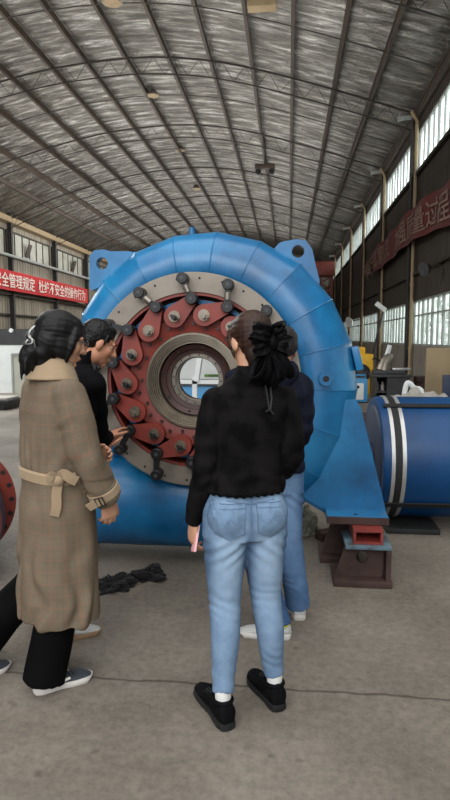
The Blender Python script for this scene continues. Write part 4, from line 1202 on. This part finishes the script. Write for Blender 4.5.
# big black bow at the back of the head
bc = HW @ V((.005,-.125,-.03)); bb = V((.42,-.9,0)).normalized(); bx = V((.9,.42,0)).normalized()
def petal(c, d, L, wd, th, seed, mbx, up=(0,0,1)):
    d = V(d); d = (bx*d.x + V((0,0,1))*d.z + bb*d.y*.4).normalized(); s_ = d.cross(V(bb)).normalized(); rows = []
    for i in range(10):
        t = i/9; ww = wd*(.25+.75*sin(pi*min(1, t*.75+.12))); hh = th*(.35+sin(pi*min(1, t*.8+.1)))
        cc = V(c) + d*L*t + bb*(.012*sin(pi*t))
        rows.append([cc + s_*cos(2*pi*k/18)*ww*(1+.08*noise.noise(V((k*.7, i*.5, seed)))) + bb*sin(2*pi*k/18)*hh*(1+.25*noise.noise(V((k*.9, i*.6, seed+5)))) for k in range(18)])
    mbx.loft(rows)
def ribbon_loop(mbx, c, dx, dz, L, W, h, w0=.024, th=.0035):
    d = (bx*dx + V((0,0,1))*dz).normalized(); s_ = d.cross(bb).normalized()
    path = cat_rom([c, c+d*L*.35+bb*h*.9, c+d*L*.8+bb*h*1.05, c+d*L*1.02+bb*h*.4, c+d*L*.85-bb*h*.15, c+d*L*.4+bb*h*.05, c+bb*.004], 5)
    n = len(path); rows = []
    for i, p in enumerate(path):
        t = i/(n-1); w_ = w0 + (W-w0)*sin(pi*t)**.7
        nr = ((path[min(i+1,n-1)]-path[max(i-1,0)]).normalized()).cross(s_).normalized()
        ring = []
        for j in range(9):
            u = j/8-.5; ring.append(p + s_*w_*u + nr*(th + .006*cos(u*15+i*.35)*sin(pi*t) - .01*(2*u)**2*sin(pi*t)))
        for j in range(8, -1, -1):
            u = j/8-.5; ring.append(p + s_*w_*u + nr*(-th + .006*cos(u*15+i*.35)*sin(pi*t) - .01*(2*u)**2*sin(pi*t)))
        rows.append(ring)
    mbx.loft(rows)
bow = MB()
for dx, dz, L_, W_, h_, z_ in ((-.85,.4,.08,.07,.045,.012),(.85,.5,.07,.07,.05,.012),(.95,-.25,.075,.08,.05,.005),(.35,-1,.14,.10,.05,-.01),(-.3,-1,.135,.095,.045,-.01),(-.95,-.15,.07,.075,.04,.0)):
    ribbon_loop(bow, bc+V((0,0,z_)), dx, dz, L_, W_, h_)
bow.ellip(bc+bb*.03, (.024,.024,.034)); bow.ellip(bc+bb*.012, (.04,.035,.045))
for dx, L_ in ((-.2,.17),(.32,.18)):
    d = (bx*dx+V((0,0,-1))).normalized(); s_ = d.cross(bb).normalized(); rows = []
    for i in range(10):
        p = bc + d*L_*i/9 + bb*(.02+.014*sin(i*.5)-.03*(i/9)**2); w_ = .02+.026*(i/9)
        rows.append([p-s_*w_+bb*.003, p+bb*.012, p+s_*w_+bb*.003, p+s_*w_-bb*.003, p+bb*.005, p-s_*w_-bb*.003])
    bow.loft(rows)
bow.build('hair_bow', 'satin', W1, 50, wpos=False)
sh = shoe(W1, hl, tl, 'shoeblack', 'rubberblack', -1, h=.114); sh2 = shoe(W1, hr, tr, 'shoeblack', 'rubberblack', 1, h=.114)
for a in (ankL, ankR):
    b = MB(); limb(b, [V((a.x, a.y, .10)), V((a.x, a.y, .12)), V((a.x, a.y, .15))], [.031,.033,.035], 4, 18); b.build('sock', 'sock', W1, wpos=False)
# pink phone in her left hand
wp = M.Rotation(rad(17), 4, 'Z'); pc0 = V((-.205,.05,.728)); wc = W1.location + (wp @ pc0)
ph = empty('phone', wc, 'pink cased phone held in the left hand of the woman in jeans', 'phone')
R_ = M.Rotation(rad(17), 4, 'Z') @ M.Rotation(rad(12), 4, 'Y') @ M.Rotation(rad(-18), 4, 'X')
b = MB(); b.rbox(wc+V((.012,-.004,.012)), (.010,.074,.15), .004, R_); b.build('case', 'pink', ph)
b = MB(); b.rbox(wc+V((.012,-.004,.012)) + R_ @ V((.0055,0,0)), (.002,.068,.142), .0008, R_); b.build('screen', 'black', ph)

# ---------------------------------------------------------------- woman in the beige check coat
W2 = person((-1.035, 2.56, 0), -42, 'woman in long beige checked coat with black hair clipped low')
hR, tR = plocal(W2, gnd(34, 693)), plocal(W2, gnd(92, 677)); tL = plocal(W2, gnd(11, 667)); hL = tL - (tR-hR)
aR = hR + (tR-hR).normalized()*.055; aL = hL + (tL-hL).normalized()*.055
LL = ((-.075,0,.87), (-.11,-.04,.45), (aL.x, aL.y, .1)); RL = ((.085,0,.87), (.085,-.02,.47), (aR.x, aR.y, .1))
tw = [(.76,0,0,.1,.09),(.87,0,0,.15,.1),(.99,0,.005,.12,.09),(1.1,0,.01,.115,.088),(1.22,0,.012,.135,.095),(1.33,0,.01,.135,.085),(1.39,0,.008,.09,.065),(1.43,0,.01,.05,.05)]
AR = [(.145,0,1.305),(.185,.015,1.18),(.2,.03,1.07),(.21,.085,.95),(.205,.14,.845)]
AL = [(-.16,0,1.305),(-.205,.01,1.18),(-.2,.05,1.07),(-.15,.16,1.02),(-.07,.23,1.0)]
H2 = head_mat((.02,.035,1.535), -13, -13)
hands = [dict(w=(.204,.142,.845), d=(-.12,.12,-1), n=(-1,.1,.1), side=1, curls=(.4,.4,.45,.5)), dict(w=(-.07,.23,1.0), d=(1,.35,0), n=(0,-1,-.2), side=-1, curls=(.4,.4,.45,.5))]
body(W2, tw, [(0,0,1.37),(.004,.014,1.44),(.008,.022,1.485)], H2, [AL, AR], [LL, RL], hands, 'skin')
face_parts(H2, W2)
# wide black trousers
mb = MB(); sect(mb, smooth_rows([(.74,0,0,.14,.1),(.85,0,0,.145,.105),(.9,0,0,.13,.095)]))
for (h, k, a) in (LL, RL):
    h, k, a = V(h), V(k), V(a); limb(mb, [h, h.lerp(k,.5), k, k.lerp(a,.5), a+V((0,-.01,-.055))], [.072,.085,.088,.09,.094], 5, 20, cap=False)
def tr_post(me): displace(me, lambda c, n: .007*noise.noise(V((c.x*14, c.y*14, c.z*3))) + .003*noise.noise(c*9))
remesh(mb, 'trousers', 'blacktrouser', W2, .008, 3, tr_post)
for h_, t_, s_ in ((hR, tR, 1), (hL, tL, -1)):
    so = shoe(W2, h_, t_, 'shoegrey', 'solewhite', s_)
    d = (t_-h_).normalized(); d.z = 0; x = V((d.y,-d.x,0)); b = MB()
    for sg in (-1, 1):
        b.tube([V((h_.x,h_.y,.055)) + d*.02 + x*sg*.037, V((h_.x,h_.y,.038)) + d*.09 + x*sg*.0385, V((h_.x,h_.y,.05)) + d*.15 + x*sg*.0435], .006, 8)
    b.build('side_stripe', 'solewhite', so, wpos=False)
# the coat
mb = MB()
sect(mb, smooth_rows([(.305,.02,-.01,.21,.17),(.36,.018,-.01,.21,.168),(.55,.012,-.008,.205,.16),(.78,.004,-.003,.196,.15),(.92,0,.0,.178,.135),(.955,0,.0,.172,.131),(1.0,0,.002,.18,.135),(1.1,0,.006,.188,.136),(1.22,0,.008,.192,.132),(1.3,0,.006,.184,.115),(1.355,0,.002,.145,.092),(1.40,0,.0,.1,.075),(1.425,0,.0,.08,.068)]), 40)
for A in (AL, AR):
    A = [V(a) for a in A]; e = A[-1] + (A[-1]-A[-2])*.12
    limb(mb, A[:-1]+[e], [.078,.078,.073,.066,.058], 6, 20, cap=False); mb.ellip(A[0], (.078,)*3)
def coat_post(me):
    AA = [[V(a) for a in A] for A in (AL, AR)]
    def arm_d(c):
        best = (9, 0, None)
        for A in AA:
            L = 0
            for p, q in zip(A, A[1:]):
                d = q-p; t = max(0, min(1, (c-p).dot(d)/d.length_squared)); dd = (c-(p+d*t)).length
                if dd < best[0]: best = (dd, L+d.length*t, c-(p+d*t))
                L += d.length
        return best
    def f(c, n):
        w = noise.noise(c*5); th = math.atan2(c.y, c.x); k = max(0, min(1, (.9-c.z)/.5)); a = .004*w
        a += k*(.009*sin(th*7+w*4) + .005*sin(th*13+w*5))
        a += .005*g(c.z, 1.03, .07)*sin(th*15+w*3)                      # gathers above the belt
        if arm_d(c)[0] < .09 and (c.x > .16 or c.y > .14): a += .0035*sin((c.z*1.0+w*.12+c.y*.5)*75)*(.5+w)
        a += .009*noise.noise(V((c.x*7, c.y*7, c.z*2.4)))*(1 if c.z > .95 else .4)
        return a
    def we(c):
        d, L, o_ = arm_d(c)
        if d < .088 and (abs(c.x) > .165 or c.y > .14): return (math.atan2(o_.y, o_.x)*.075, 1.33-L, 0)
        return (math.atan2(c.y, c.x)*.185, c.z, 0)
    attr(me, 'weave', we)
    displace(me, f)
    for v in me.vertices:                        # open back vent
        c = v.co
        if c.z < .72 and c.y < 0 and abs(c.x+.02) < .014: c.y += .035*min(1, (.72-c.z)/.1)*(1-abs(c.x+.02)/.014)
CO = remesh(mb, 'coat', 'plaid', W2, .0065, 3, coat_post)
# belt with a tie at her side
def ell_path(z, a, b, cy, n=48, t0=0, t1=2*pi): return [V((a*cos(t0+(t1-t0)*k/n), cy+b*sin(t0+(t1-t0)*k/n), z+.006*sin(3*(t0+(t1-t0)*k/n)))) for k in range(n+1)]
b = MB(); rows = []
for p in ell_path(.955, .184, .143, 0, 60):
    o_ = V((p.x, p.y, 0)).normalized(); rows.append([p+V((0,0,-.027)), p+o_*.007+V((0,0,-.02)), p+o_*.009+V((0,0,.018)), p+V((0,0,.026)), p-o_*.006+V((0,0,.02)), p-o_*.006+V((0,0,-.02))])
b.loft(rows, cap=False); be = b.build('belt', 'beige', CO, wpos=False)
kp = V((.166,-.068,.955)); kn = MB(); kd = V((.87,-.5,0))
kn.ellip(kp+kd*.012, (.026,.026,.026)); sd = V((.5,.87,0))
def strap(mbx, pts, w, th, nrm):
    rows = []
    for i, p in enumerate(pts):
        t = (V(pts[min(i+1,len(pts)-1)])-V(pts[max(i-1,0)])).normalized(); s_ = t.cross(V(nrm)).normalized()
        rows.append([V(p)+s_*w*.5+V(nrm)*th, V(p)-s_*w*.5+V(nrm)*th, V(p)-s_*w*.5-V(nrm)*th, V(p)+s_*w*.5-V(nrm)*th])
    mbx.loft(rows)
strap(kn, cat_rom([kp+kd*.014, kp+kd*.03+sd*.02+V((0,0,.03)), kp+kd*.03+sd*.05+V((0,0,.01)), kp+kd*.025+sd*.075+V((0,0,-.005))], 5), .042, .004, kd)
strap(kn, cat_rom([kp+kd*.014, kp+kd*.02-sd*.01+V((0,0,-.05)), kp+kd*.025-sd*.012+V((0,0,-.11)), kp+kd*.022-sd*.022+V((0,0,-.15))], 5), .04, .004, kd)
strap(kn, cat_rom([kp+kd*.012, kp+kd*.03-sd*.03+V((0,0,.03)), kp+kd*.028-sd*.03+V((0,0,-.0)), kp+kd*.015], 5), .03, .004, kd)
kn.build('belt_tie', 'beige', be, wpos=False)
# collar, cuff strap and buckle
b = MB(); rows = []
for k in range(41):
    t = rad(118) + (rad(422)-rad(118))*k/40; c, s_ = cos(t), sin(t)
    fr = max(0, s_)                                  # longer lapels in front
    rows.append([V((.062*c,.012+.056*s_,1.455-.012*fr)), V((.078*c,.008+.068*s_,1.463-.015*fr)), V((.105*c,.004+.094*s_,1.425-.03*fr)), V((.135*c,-.002+.118*s_,1.375-.06*fr)), V((.128*c,-.002+.11*s_,1.368-.06*fr)), V((.098*c,.002+.086*s_,1.41-.03*fr)), V((.066*c,.01+.058*s_,1.44-.012*fr))])
b.loft(rows); co_ = remesh(b, 'collar', 'beige', CO, .0045, 3)
wv, dv = V(AR[-1]), (V(AR[-1])-V(AR[-2])).normalized()
b = MB(); b.tube([wv-dv*.075, wv-dv*.07, wv-dv*.01, wv-dv*.005], [.058,.068,.069,.062], 26); cf = b.build('cuff', 'plaid', CO, wpos=False)
attr(cf.data, 'weave', lambda c: (math.atan2(c.y-wv.y, c.x-wv.x)*.07, c.z, 0))
b = MB(); b.tube([wv-dv*.062, wv-dv*.058, wv-dv*.026, wv-dv*.022], [.069,.0725,.0735,.07], 26)
o1 = V((.55,-.62,-.0)).normalized(); o1 = (o1-dv*o1.dot(dv)).normalized(); s1 = dv.cross(o1)
strap(b, [wv-dv*.042+o1*.074-s1*.02, wv-dv*.042+o1*.084+s1*.02, wv-dv*.03+o1*.082+s1*.062], .036, .0035, o1); st_ = b.build('cuff_strap', 'beige', cf, wpos=False)
b = MB(); cc = wv-dv*.042+o1*.084; q = [cc+dv*i*.022+s1*j*.017 for i, j in ((-1,-1),(-1,1),(1,1),(1,-1))]; b.tube(q, .0035, 8, close=True); b.tube([cc-dv*.022, cc+dv*.022], .003, 8); b.build('buckle', 'rubberblack', st_, wpos=False)
b = MB(); bvc = bvh_of(CO)
def rc(x, z): 
    d_ = V((.35,.94,0)); h = bvc.ray_cast(V((x-.35,-.94,z)), d_); return h[0]-d_*.003 if h[0] else None
# hair
mb = MB(); Rh = H2.to_3x3().to_4x4()
mb.ellip(H2 @ V((0,-.022,.046)), (.09,.106,.09), Rh); mb.ellip(H2 @ V((0,-.05,-.01)), (.084,.078,.085), Rh); mb.ellip(H2 @ V((0,-.07,-.06)), (.07,.055,.06), Rh); mb.ellip(H2 @ V((0,-.06,-.1)), (.055,.045,.045), Rh); mb.ellip(H2 @ V((0,.016,.082)), (.068,.064,.042), Rh)
for sx in (-1, 1):
    mb.ellip(H2 @ V((sx*.066,-.005,-.012)), (.022,.055,.066), Rh)
    limb(mb, [H2 @ V((sx*.07,.035,.05)), H2 @ V((sx*.08,.028,-.01)), H2 @ V((sx*.066,.02,-.085)), H2 @ V((sx*.055,.015,-.115))], [.022,.017,.008,.003], 4, 10)
HR = remesh(mb, 'hair', 'hairblack', W2, .005, 3, hair_post(H2, .0012))
mb = MB(); pt = [H2 @ V(q) for q in ((0,-.085,-.045),(-.0,-.115,-.078),(-.008,-.12,-.12),(-.012,-.108,-.165))]
limb(mb, pt, [.042,.05,.042,.016], 5, 14)
for k in range(6):
    o_ = V((random.uniform(-.025,.025), random.uniform(-.02,.02), random.uniform(-.02,.01)))
    limb(mb, [pt[1]+o_, pt[2]+o_*1.4, pt[3]+o_*1.8], [.014,.011,.003], 4, 8)
remesh(mb, 'ponytail', 'hairblack', HR, .005, 2, hair_post(H2, .002))
b = MB(); cb = H2 @ V((.0,-.122,-.025)); ux, uy, uz = [Rh.to_3x3() @ V(a) for a in ((1,0,0),(0,1,0),(0,0,1))]
for sg in (-1, 1):
    b.tube(cat_rom([cb+ux*sg*.006+uz*.07, cb+ux*sg*.012-uy*.02+uz*.035, cb+ux*sg*.036-uy*.024+uz*.012, cb+ux*sg*.05-uy*.005, cb+ux*sg*.04+uy*.01-uz*.03], 5), .0034, 8)
    b.tube(cat_rom([cb+ux*sg*.004-uy*.02+uz*.0, cb+ux*sg*.03-uy*.03-uz*.02, cb+ux*sg*.055-uy*.01-uz*.01, cb+ux*sg*.03-uy*.022+uz*.02], 5), .003, 8)
b.build('hair_clip', 'clip', HR, wpos=False)
# glasses
def glasses(H, parent):
    b = MB()
    for sx in (-1, 1):
        b.tube([H @ V((sx*.033+.024*cos(a), .104, .004+.02*sin(a))) for a in [2*pi*k/20 for k in range(20)]], .0018, 6, close=True)
        b.tube([H @ V((sx*.057,.103,.008)), H @ V((sx*.082,.07,.012)), H @ V((sx*.086,-.005,.012))], .002, 6)
    b.tube([H @ V((-.009,.106,.006)), H @ V((0,.109,.009)), H @ V((.009,.106,.006))], .0018, 6)
    gl = b.build('glasses', 'glassframe', parent, wpos=False)
    for sx in (-1, 1):
        b = MB(); b.tube([H @ V((sx*.033,.1035,.004)), H @ V((sx*.033,.1045,.004))], .0225, 20); b.build('lens', 'lens', gl, wpos=False)
glasses(H2, W2)

# ---------------------------------------------------------------- man in black at the levers
M1 = person((-1.2, 3.02, 0), -30, 'man in black jacket bending to touch the turbine links')
hR, tR = plocal(M1, gnd(62, 640)), plocal(M1, gnd(101, 632)); d_ = (tR-hR).normalized(); hR = tR - d_*.28
hL, tL = V((-.17,-.1,0)), V((-.16,.18,0))
aR, aL = hR+d_*.06, hL+V((0,.06,0))
LL = ((-.09,-.02,.88), (-.11,.04,.48), (aL.x, aL.y, .1)); RL = ((.09,-.02,.88), (.11,.03,.48), (aR.x, aR.y, .1))
tw = [(.78,0,-.02,.1,.09),(.88,0,-.02,.15,.105),(1.0,0,.0,.13,.1),(1.12,0,.03,.14,.1),(1.24,0,.06,.155,.105),(1.34,0,.085,.14,.09),(1.39,0,.1,.09,.07),(1.42,0,.11,.055,.055)]
kp = atY(124, 428, 3.77); wr_ = plocal(M1, atY(107, 438, 3.60)); wl_ = plocal(M1, atY(103, 447, 3.56))
sR, sL = V((.155,.09,1.315)), V((-.155,.09,1.315))
def elbow(s_, w_, out):
    m = (s_+w_)/2; return m + V(out)
eR, eL = elbow(sR, wr_, (.02,-.03,-.13)), elbow(sL, wl_, (-.04,-.03,-.13))
AR = [sR, sR.lerp(eR,.5), eR, eR.lerp(wr_,.5), wr_]; AL = [sL, sL.lerp(eL,.5), eL, eL.lerp(wl_,.5), wl_]
H3 = head_mat(plocal(M1, atY(98, 344, 3.2)), -30, -24)
kloc = plocal(M1, kp); dR = (kloc + V((0,0,.03)) - wr_).normalized(); dL = (kloc + V((0,0,-.03)) - wl_).normalized()
vr = V((cos(rad(30)), sin(rad(30)), 0))     # world +X in his frame
hands = [dict(w=wr_, d=dR, n=(vr*.3+V((0,.2,-1))), side=-1, curls=(.18,.28,.4,.45), thumb=(.7,.3), s=1.02),
         dict(w=wl_, d=dL, n=(vr*.2+V((0,.1,1))), side=1, curls=(.35,.42,.5,.55), thumb=(.6,.4), s=1.02)]
nk = plocal(M1, atY(99.5, 341, 3.2)); 
body(M1, tw, [(0,.1,1.38),V((0,.1,1.38)).lerp(nk, .4)+V((0,.005,0)), V((nk.x, nk.y-.02, nk.z-.07))], H3, [AL, AR], [LL, RL], hands, 'skinm', 1.0, True)
face_parts(H3, M1)
mb = MB(); sect(mb, smooth_rows([(.74,0,-.02,.15,.11),(.88,0,-.02,.17,.125),(1.0,0,-.01,.15,.11)]))
for (h, k, a) in (LL, RL):
    h, k, a = V(h), V(k), V(a); limb(mb, [h, h.lerp(k,.5), k, k.lerp(a,.5), a+V((0,0,-.05))], [.1,.09,.078,.074,.072], 5, 18, cap=False)
remesh(mb, 'trousers', 'greytrouser', M1, .009, 3, tr_post)
for h_, t_, s_ in ((hR, tR, 1), (hL, tL, -1)): shoe(M1, h_, t_, 'shoewhite', 'soletan', s_)
mb = MB(); sect(mb, smooth_rows([(.84,0,-.015,.19,.14),(.9,0,-.015,.188,.14),(1.0,0,.0,.178,.132),(1.12,0,.03,.182,.132),(1.24,0,.06,.196,.134),(1.33,0,.085,.185,.115),(1.38,0,.1,.13,.09),(1.42,0,.115,.085,.08),(1.45,0,.125,.075,.075)]))
for A in (AL, AR):
    e = A[-1] - (A[-1]-A[-2]).normalized()*.012
    limb(mb, A[:-1]+[e], [.076,.07,.064,.055,.044], 6, 18, cap=False); mb.ellip(A[0], (.076,)*3)
def jk_post(me): displace(me, lambda c, n: .008*noise.noise(c*7) + .005*noise.noise(V((c.x*20, c.y*20, c.z*12))) + .004*sin((c.z+noise.noise(c*4)*.05)*60))
JK = remesh(mb, 'jacket', 'blackcloth', M1, .008, 3, jk_post)
b = MB(); rows = []
for k in range(33):
    t = rad(110)+(rad(430)-rad(110))*k/32; c, s_ = cos(t), sin(t)
    rows.append([V((.066*c,.125+.066*s_,1.40)), V((.092*c,.118+.088*s_,1.39)), V((.09*c,.135+.082*s_,1.475+.02*max(0,s_))), V((.078*c,.137+.07*s_,1.48+.02*max(0,s_)))])
b.loft(rows); remesh(b, 'stand_collar', 'blackcloth', JK, .006, 3)
mb = MB(); Rh = H3.to_3x3().to_4x4()
mb.ellip(H3 @ V((0,-.022,.048)), (.081,.096,.084), Rh); mb.ellip(H3 @ V((0,-.046,.012)), (.072,.062,.06), Rh); mb.ellip(H3 @ V((0,.018,.09)), (.06,.054,.03), Rh)
for sx in (-1, 1): limb(mb, [H3 @ V((sx*.068,.02,.05)), H3 @ V((sx*.0715,.018,.02)), H3 @ V((sx*.070,.016,.0))], [.013,.006,.003], 4, 10)
def short_post(H):
    Hi = H.inverted()
    return lambda me: displace(me, lambda c, n: .003*abs(noise.noise((Hi @ c)*45)) + .002*noise.noise((Hi @ c)*90))
remesh(mb, 'hair', 'hairblack', M1, .004, 1, short_post(H3))

# ---------------------------------------------------------------- man in navy behind her
M2 = person((-.1, 3.12, 0), 10, 'man in navy hooded jacket and blue jeans, partly behind the black bow')
hL, tL = plocal(M2, gnd(266, 636)), plocal(M2, gnd(239, 634)); hL = tL - (tL-hL).normalized()*.27
hR, tR = plocal(M2, gnd(300, 621)), plocal(M2, gnd(292, 604)); hR0 = hR; tR = hR + (V((-.02,1,0))).normalized()*.27
aL = hL+(tL-hL).normalized()*.06; aR = hR+(tR-hR).normalized()*.06
LL = ((-.09,0,.88), (-.1,.0,.48), (aL.x, aL.y, .1)); RL = ((.09,0,.88), (.115,.03,.48), (aR.x, aR.y, .1))
tw = [(.78,0,0,.1,.09),(.88,0,0,.15,.105),(1.0,0,.005,.13,.1),(1.12,.0,.015,.14,.1),(1.24,.01,.03,.155,.105),(1.33,.015,.04,.14,.09),(1.38,.02,.05,.09,.07),(1.41,.02,.055,.055,.055)]
AR = [V((.16,.03,1.3)),V((.175,.01,1.18)),V((.175,.01,1.06)),V((.16,.13,1.0)),V((.09,.22,.97))]
AL = [V((-.155,.03,1.32)),V((-.2,.01,1.18)),V((-.205,.01,1.06)),V((-.16,.13,1.0)),V((-.07,.22,.97))]
hc = plocal(M2, atY(281, 351, 3.2)); H4 = head_mat(hc, 22, -18)
hands = [dict(w=AR[-1], d=(-1,.4,-.15), n=(-.3,-1,0), side=1), dict(w=AL[-1], d=(1,.4,-.15), n=(.3,-1,0), side=-1)]
body(M2, tw, [(.02,.05,1.37),V((.02,.05,1.37)).lerp(hc,.45), V((hc.x,hc.y-.02,hc.z-.07))], H4, [AL, AR], [LL, RL], hands, 'skinm', 1.0, True)
face_parts(H4, M2)
mb = MB(); sect(mb, smooth_rows([(.74,0,0,.155,.115),(.88,0,0,.175,.128),(1.0,0,0,.15,.11)]))
for (h, k, a) in (LL, RL):
    h, k, a = V(h), V(k), V(a); limb(mb, [h, h.lerp(k,.5), k, k.lerp(a,.5), a+V((0,0,-.04))], [.102,.092,.077,.071,.068], 5, 18, cap=False)
remesh(mb, 'jeans', 'denimblue', M2, .008, 3, jean_post((LL, RL), 1.0, .74))
for h_, t_, s_ in ((hR, tR, 1), (hL, tL, -1)): shoe(M2, h_, t_, 'shoewhite', 'solewhite', s_, extra='neon')
mb = MB(); sect(mb, smooth_rows([(.86,0,0,.195,.145),(.92,0,0,.195,.145),(1.02,0,.005,.182,.135),(1.12,0,.015,.186,.135),(1.24,.01,.03,.2,.136),(1.32,.015,.04,.188,.118),(1.37,.018,.05,.135,.095),(1.41,.02,.055,.09,.085)]))
for A in (AL, AR):
    limb(mb, A[:-1]+[A[-1]-(A[-1]-A[-2]).normalized()*.015], [.075,.07,.066,.056,.046], 6, 18, cap=False); mb.ellip(A[0], (.075,)*3)
J2 = remesh(mb, 'jacket', 'navycloth', M2, .008, 3, jk_post)
mb = MB(); hb = V((.02,-.05,1.40))
for k in range(15):
    t = rad(165)+(rad(375)-rad(165))*k/14; c, s_ = cos(t), sin(t)
    mb.ellip(hb+V((.105*c, .055+.075*s_, -.02+.02*s_)), (.04,.042,.045+.02*max(0,-s_)))
mb.ellip(hb+V((0,-.04,-.05)), (.085,.045,.085))
remesh(mb, 'hood', 'navycloth', J2, .006, 4, lambda me: displace(me, lambda c, n: .008*noise.noise(c*16)))
mb = MB(); Rh = H4.to_3x3().to_4x4()
mb.ellip(H4 @ V((0,-.022,.048)), (.081,.096,.084), Rh); mb.ellip(H4 @ V((0,-.046,.014)), (.072,.062,.058), Rh); mb.ellip(H4 @ V((0,.018,.09)), (.06,.054,.03), Rh)
for sx in (-1, 1): limb(mb, [H4 @ V((sx*.07,.028,.05)), H4 @ V((sx*.0735,.022,.015)), H4 @ V((sx*.071,.018,-.012))], [.015,.009,.004], 4, 10)
remesh(mb, 'hair', 'hairgrey', M2, .004, 1, short_post(H4))
# ================================================================== light
w = bpy.data.worlds.new('world'); SC.world = w; w.use_nodes = True
bg = w.node_tree.nodes['Background']; bg.inputs[0].default_value = (.92,.96,1.0,1); bg.inputs[1].default_value = 1.9
def area(name, loc, rot, sx, sy, e, col=(1,1,1)):
    l = bpy.data.lights.new(name, 'AREA'); l.shape = 'RECTANGLE'; l.size, l.size_y = sx, sy; l.energy = e; l.color = col
    o = bpy.data.objects.new(name, l); COL.objects.link(o); o.location = loc; o.rotation_euler = rot
    return o
# daylight from the open end behind the photographer
area('daylight_from_open_end', (-1, -5.5, 6.4), (rad(66), 0, rad(-8)), 12, 4, 700, (.97,.98,1))
# sky light through the right-hand window bands
area('sky_by_clerestory', (XR+.6, 30, 7.1), (0, rad(90), 0), 1.6, 50, 900, (.95,.98,1))
area('sky_by_lower_windows', (XR+.9, 30, 2.3), (0, rad(90), 0), 1.8, 50, 420, (.95,1,.97))
# invented upward fill lights that brighten the roof foil
for y in (14, 26, 38, 50):
    area('roof_fill', (-6, y, 6.0), (pi, 0, 0), 13, 8, 620, (1,.98,.95))
area('left_wall_fill', (-10.5, 38, 7.2), (0, rad(62), 0), 5, 24, 900, (1,.98,.94))  # added fill aimed at the left wall, no real fitting
area('left_floor_fill', (-9.5, 15, 7), (0, 0, 0), 7, 9, 1500, (.96,1,1))  # added fill from overhead to brighten the floor at left
area('overhead_fill', (-.5, 1.2, 7.8), (0, 0, 0), 9, 8, 620, (1,.99,.97))  # added fill over the foreground; the roof has no skylight
SC.view_settings.view_transform = 'Standard'
SC.view_settings.look = 'None'
SC.view_settings.exposure = 0
SC.cycles.max_bounces = 8
SC.cycles.sample_clamp_indirect = 6
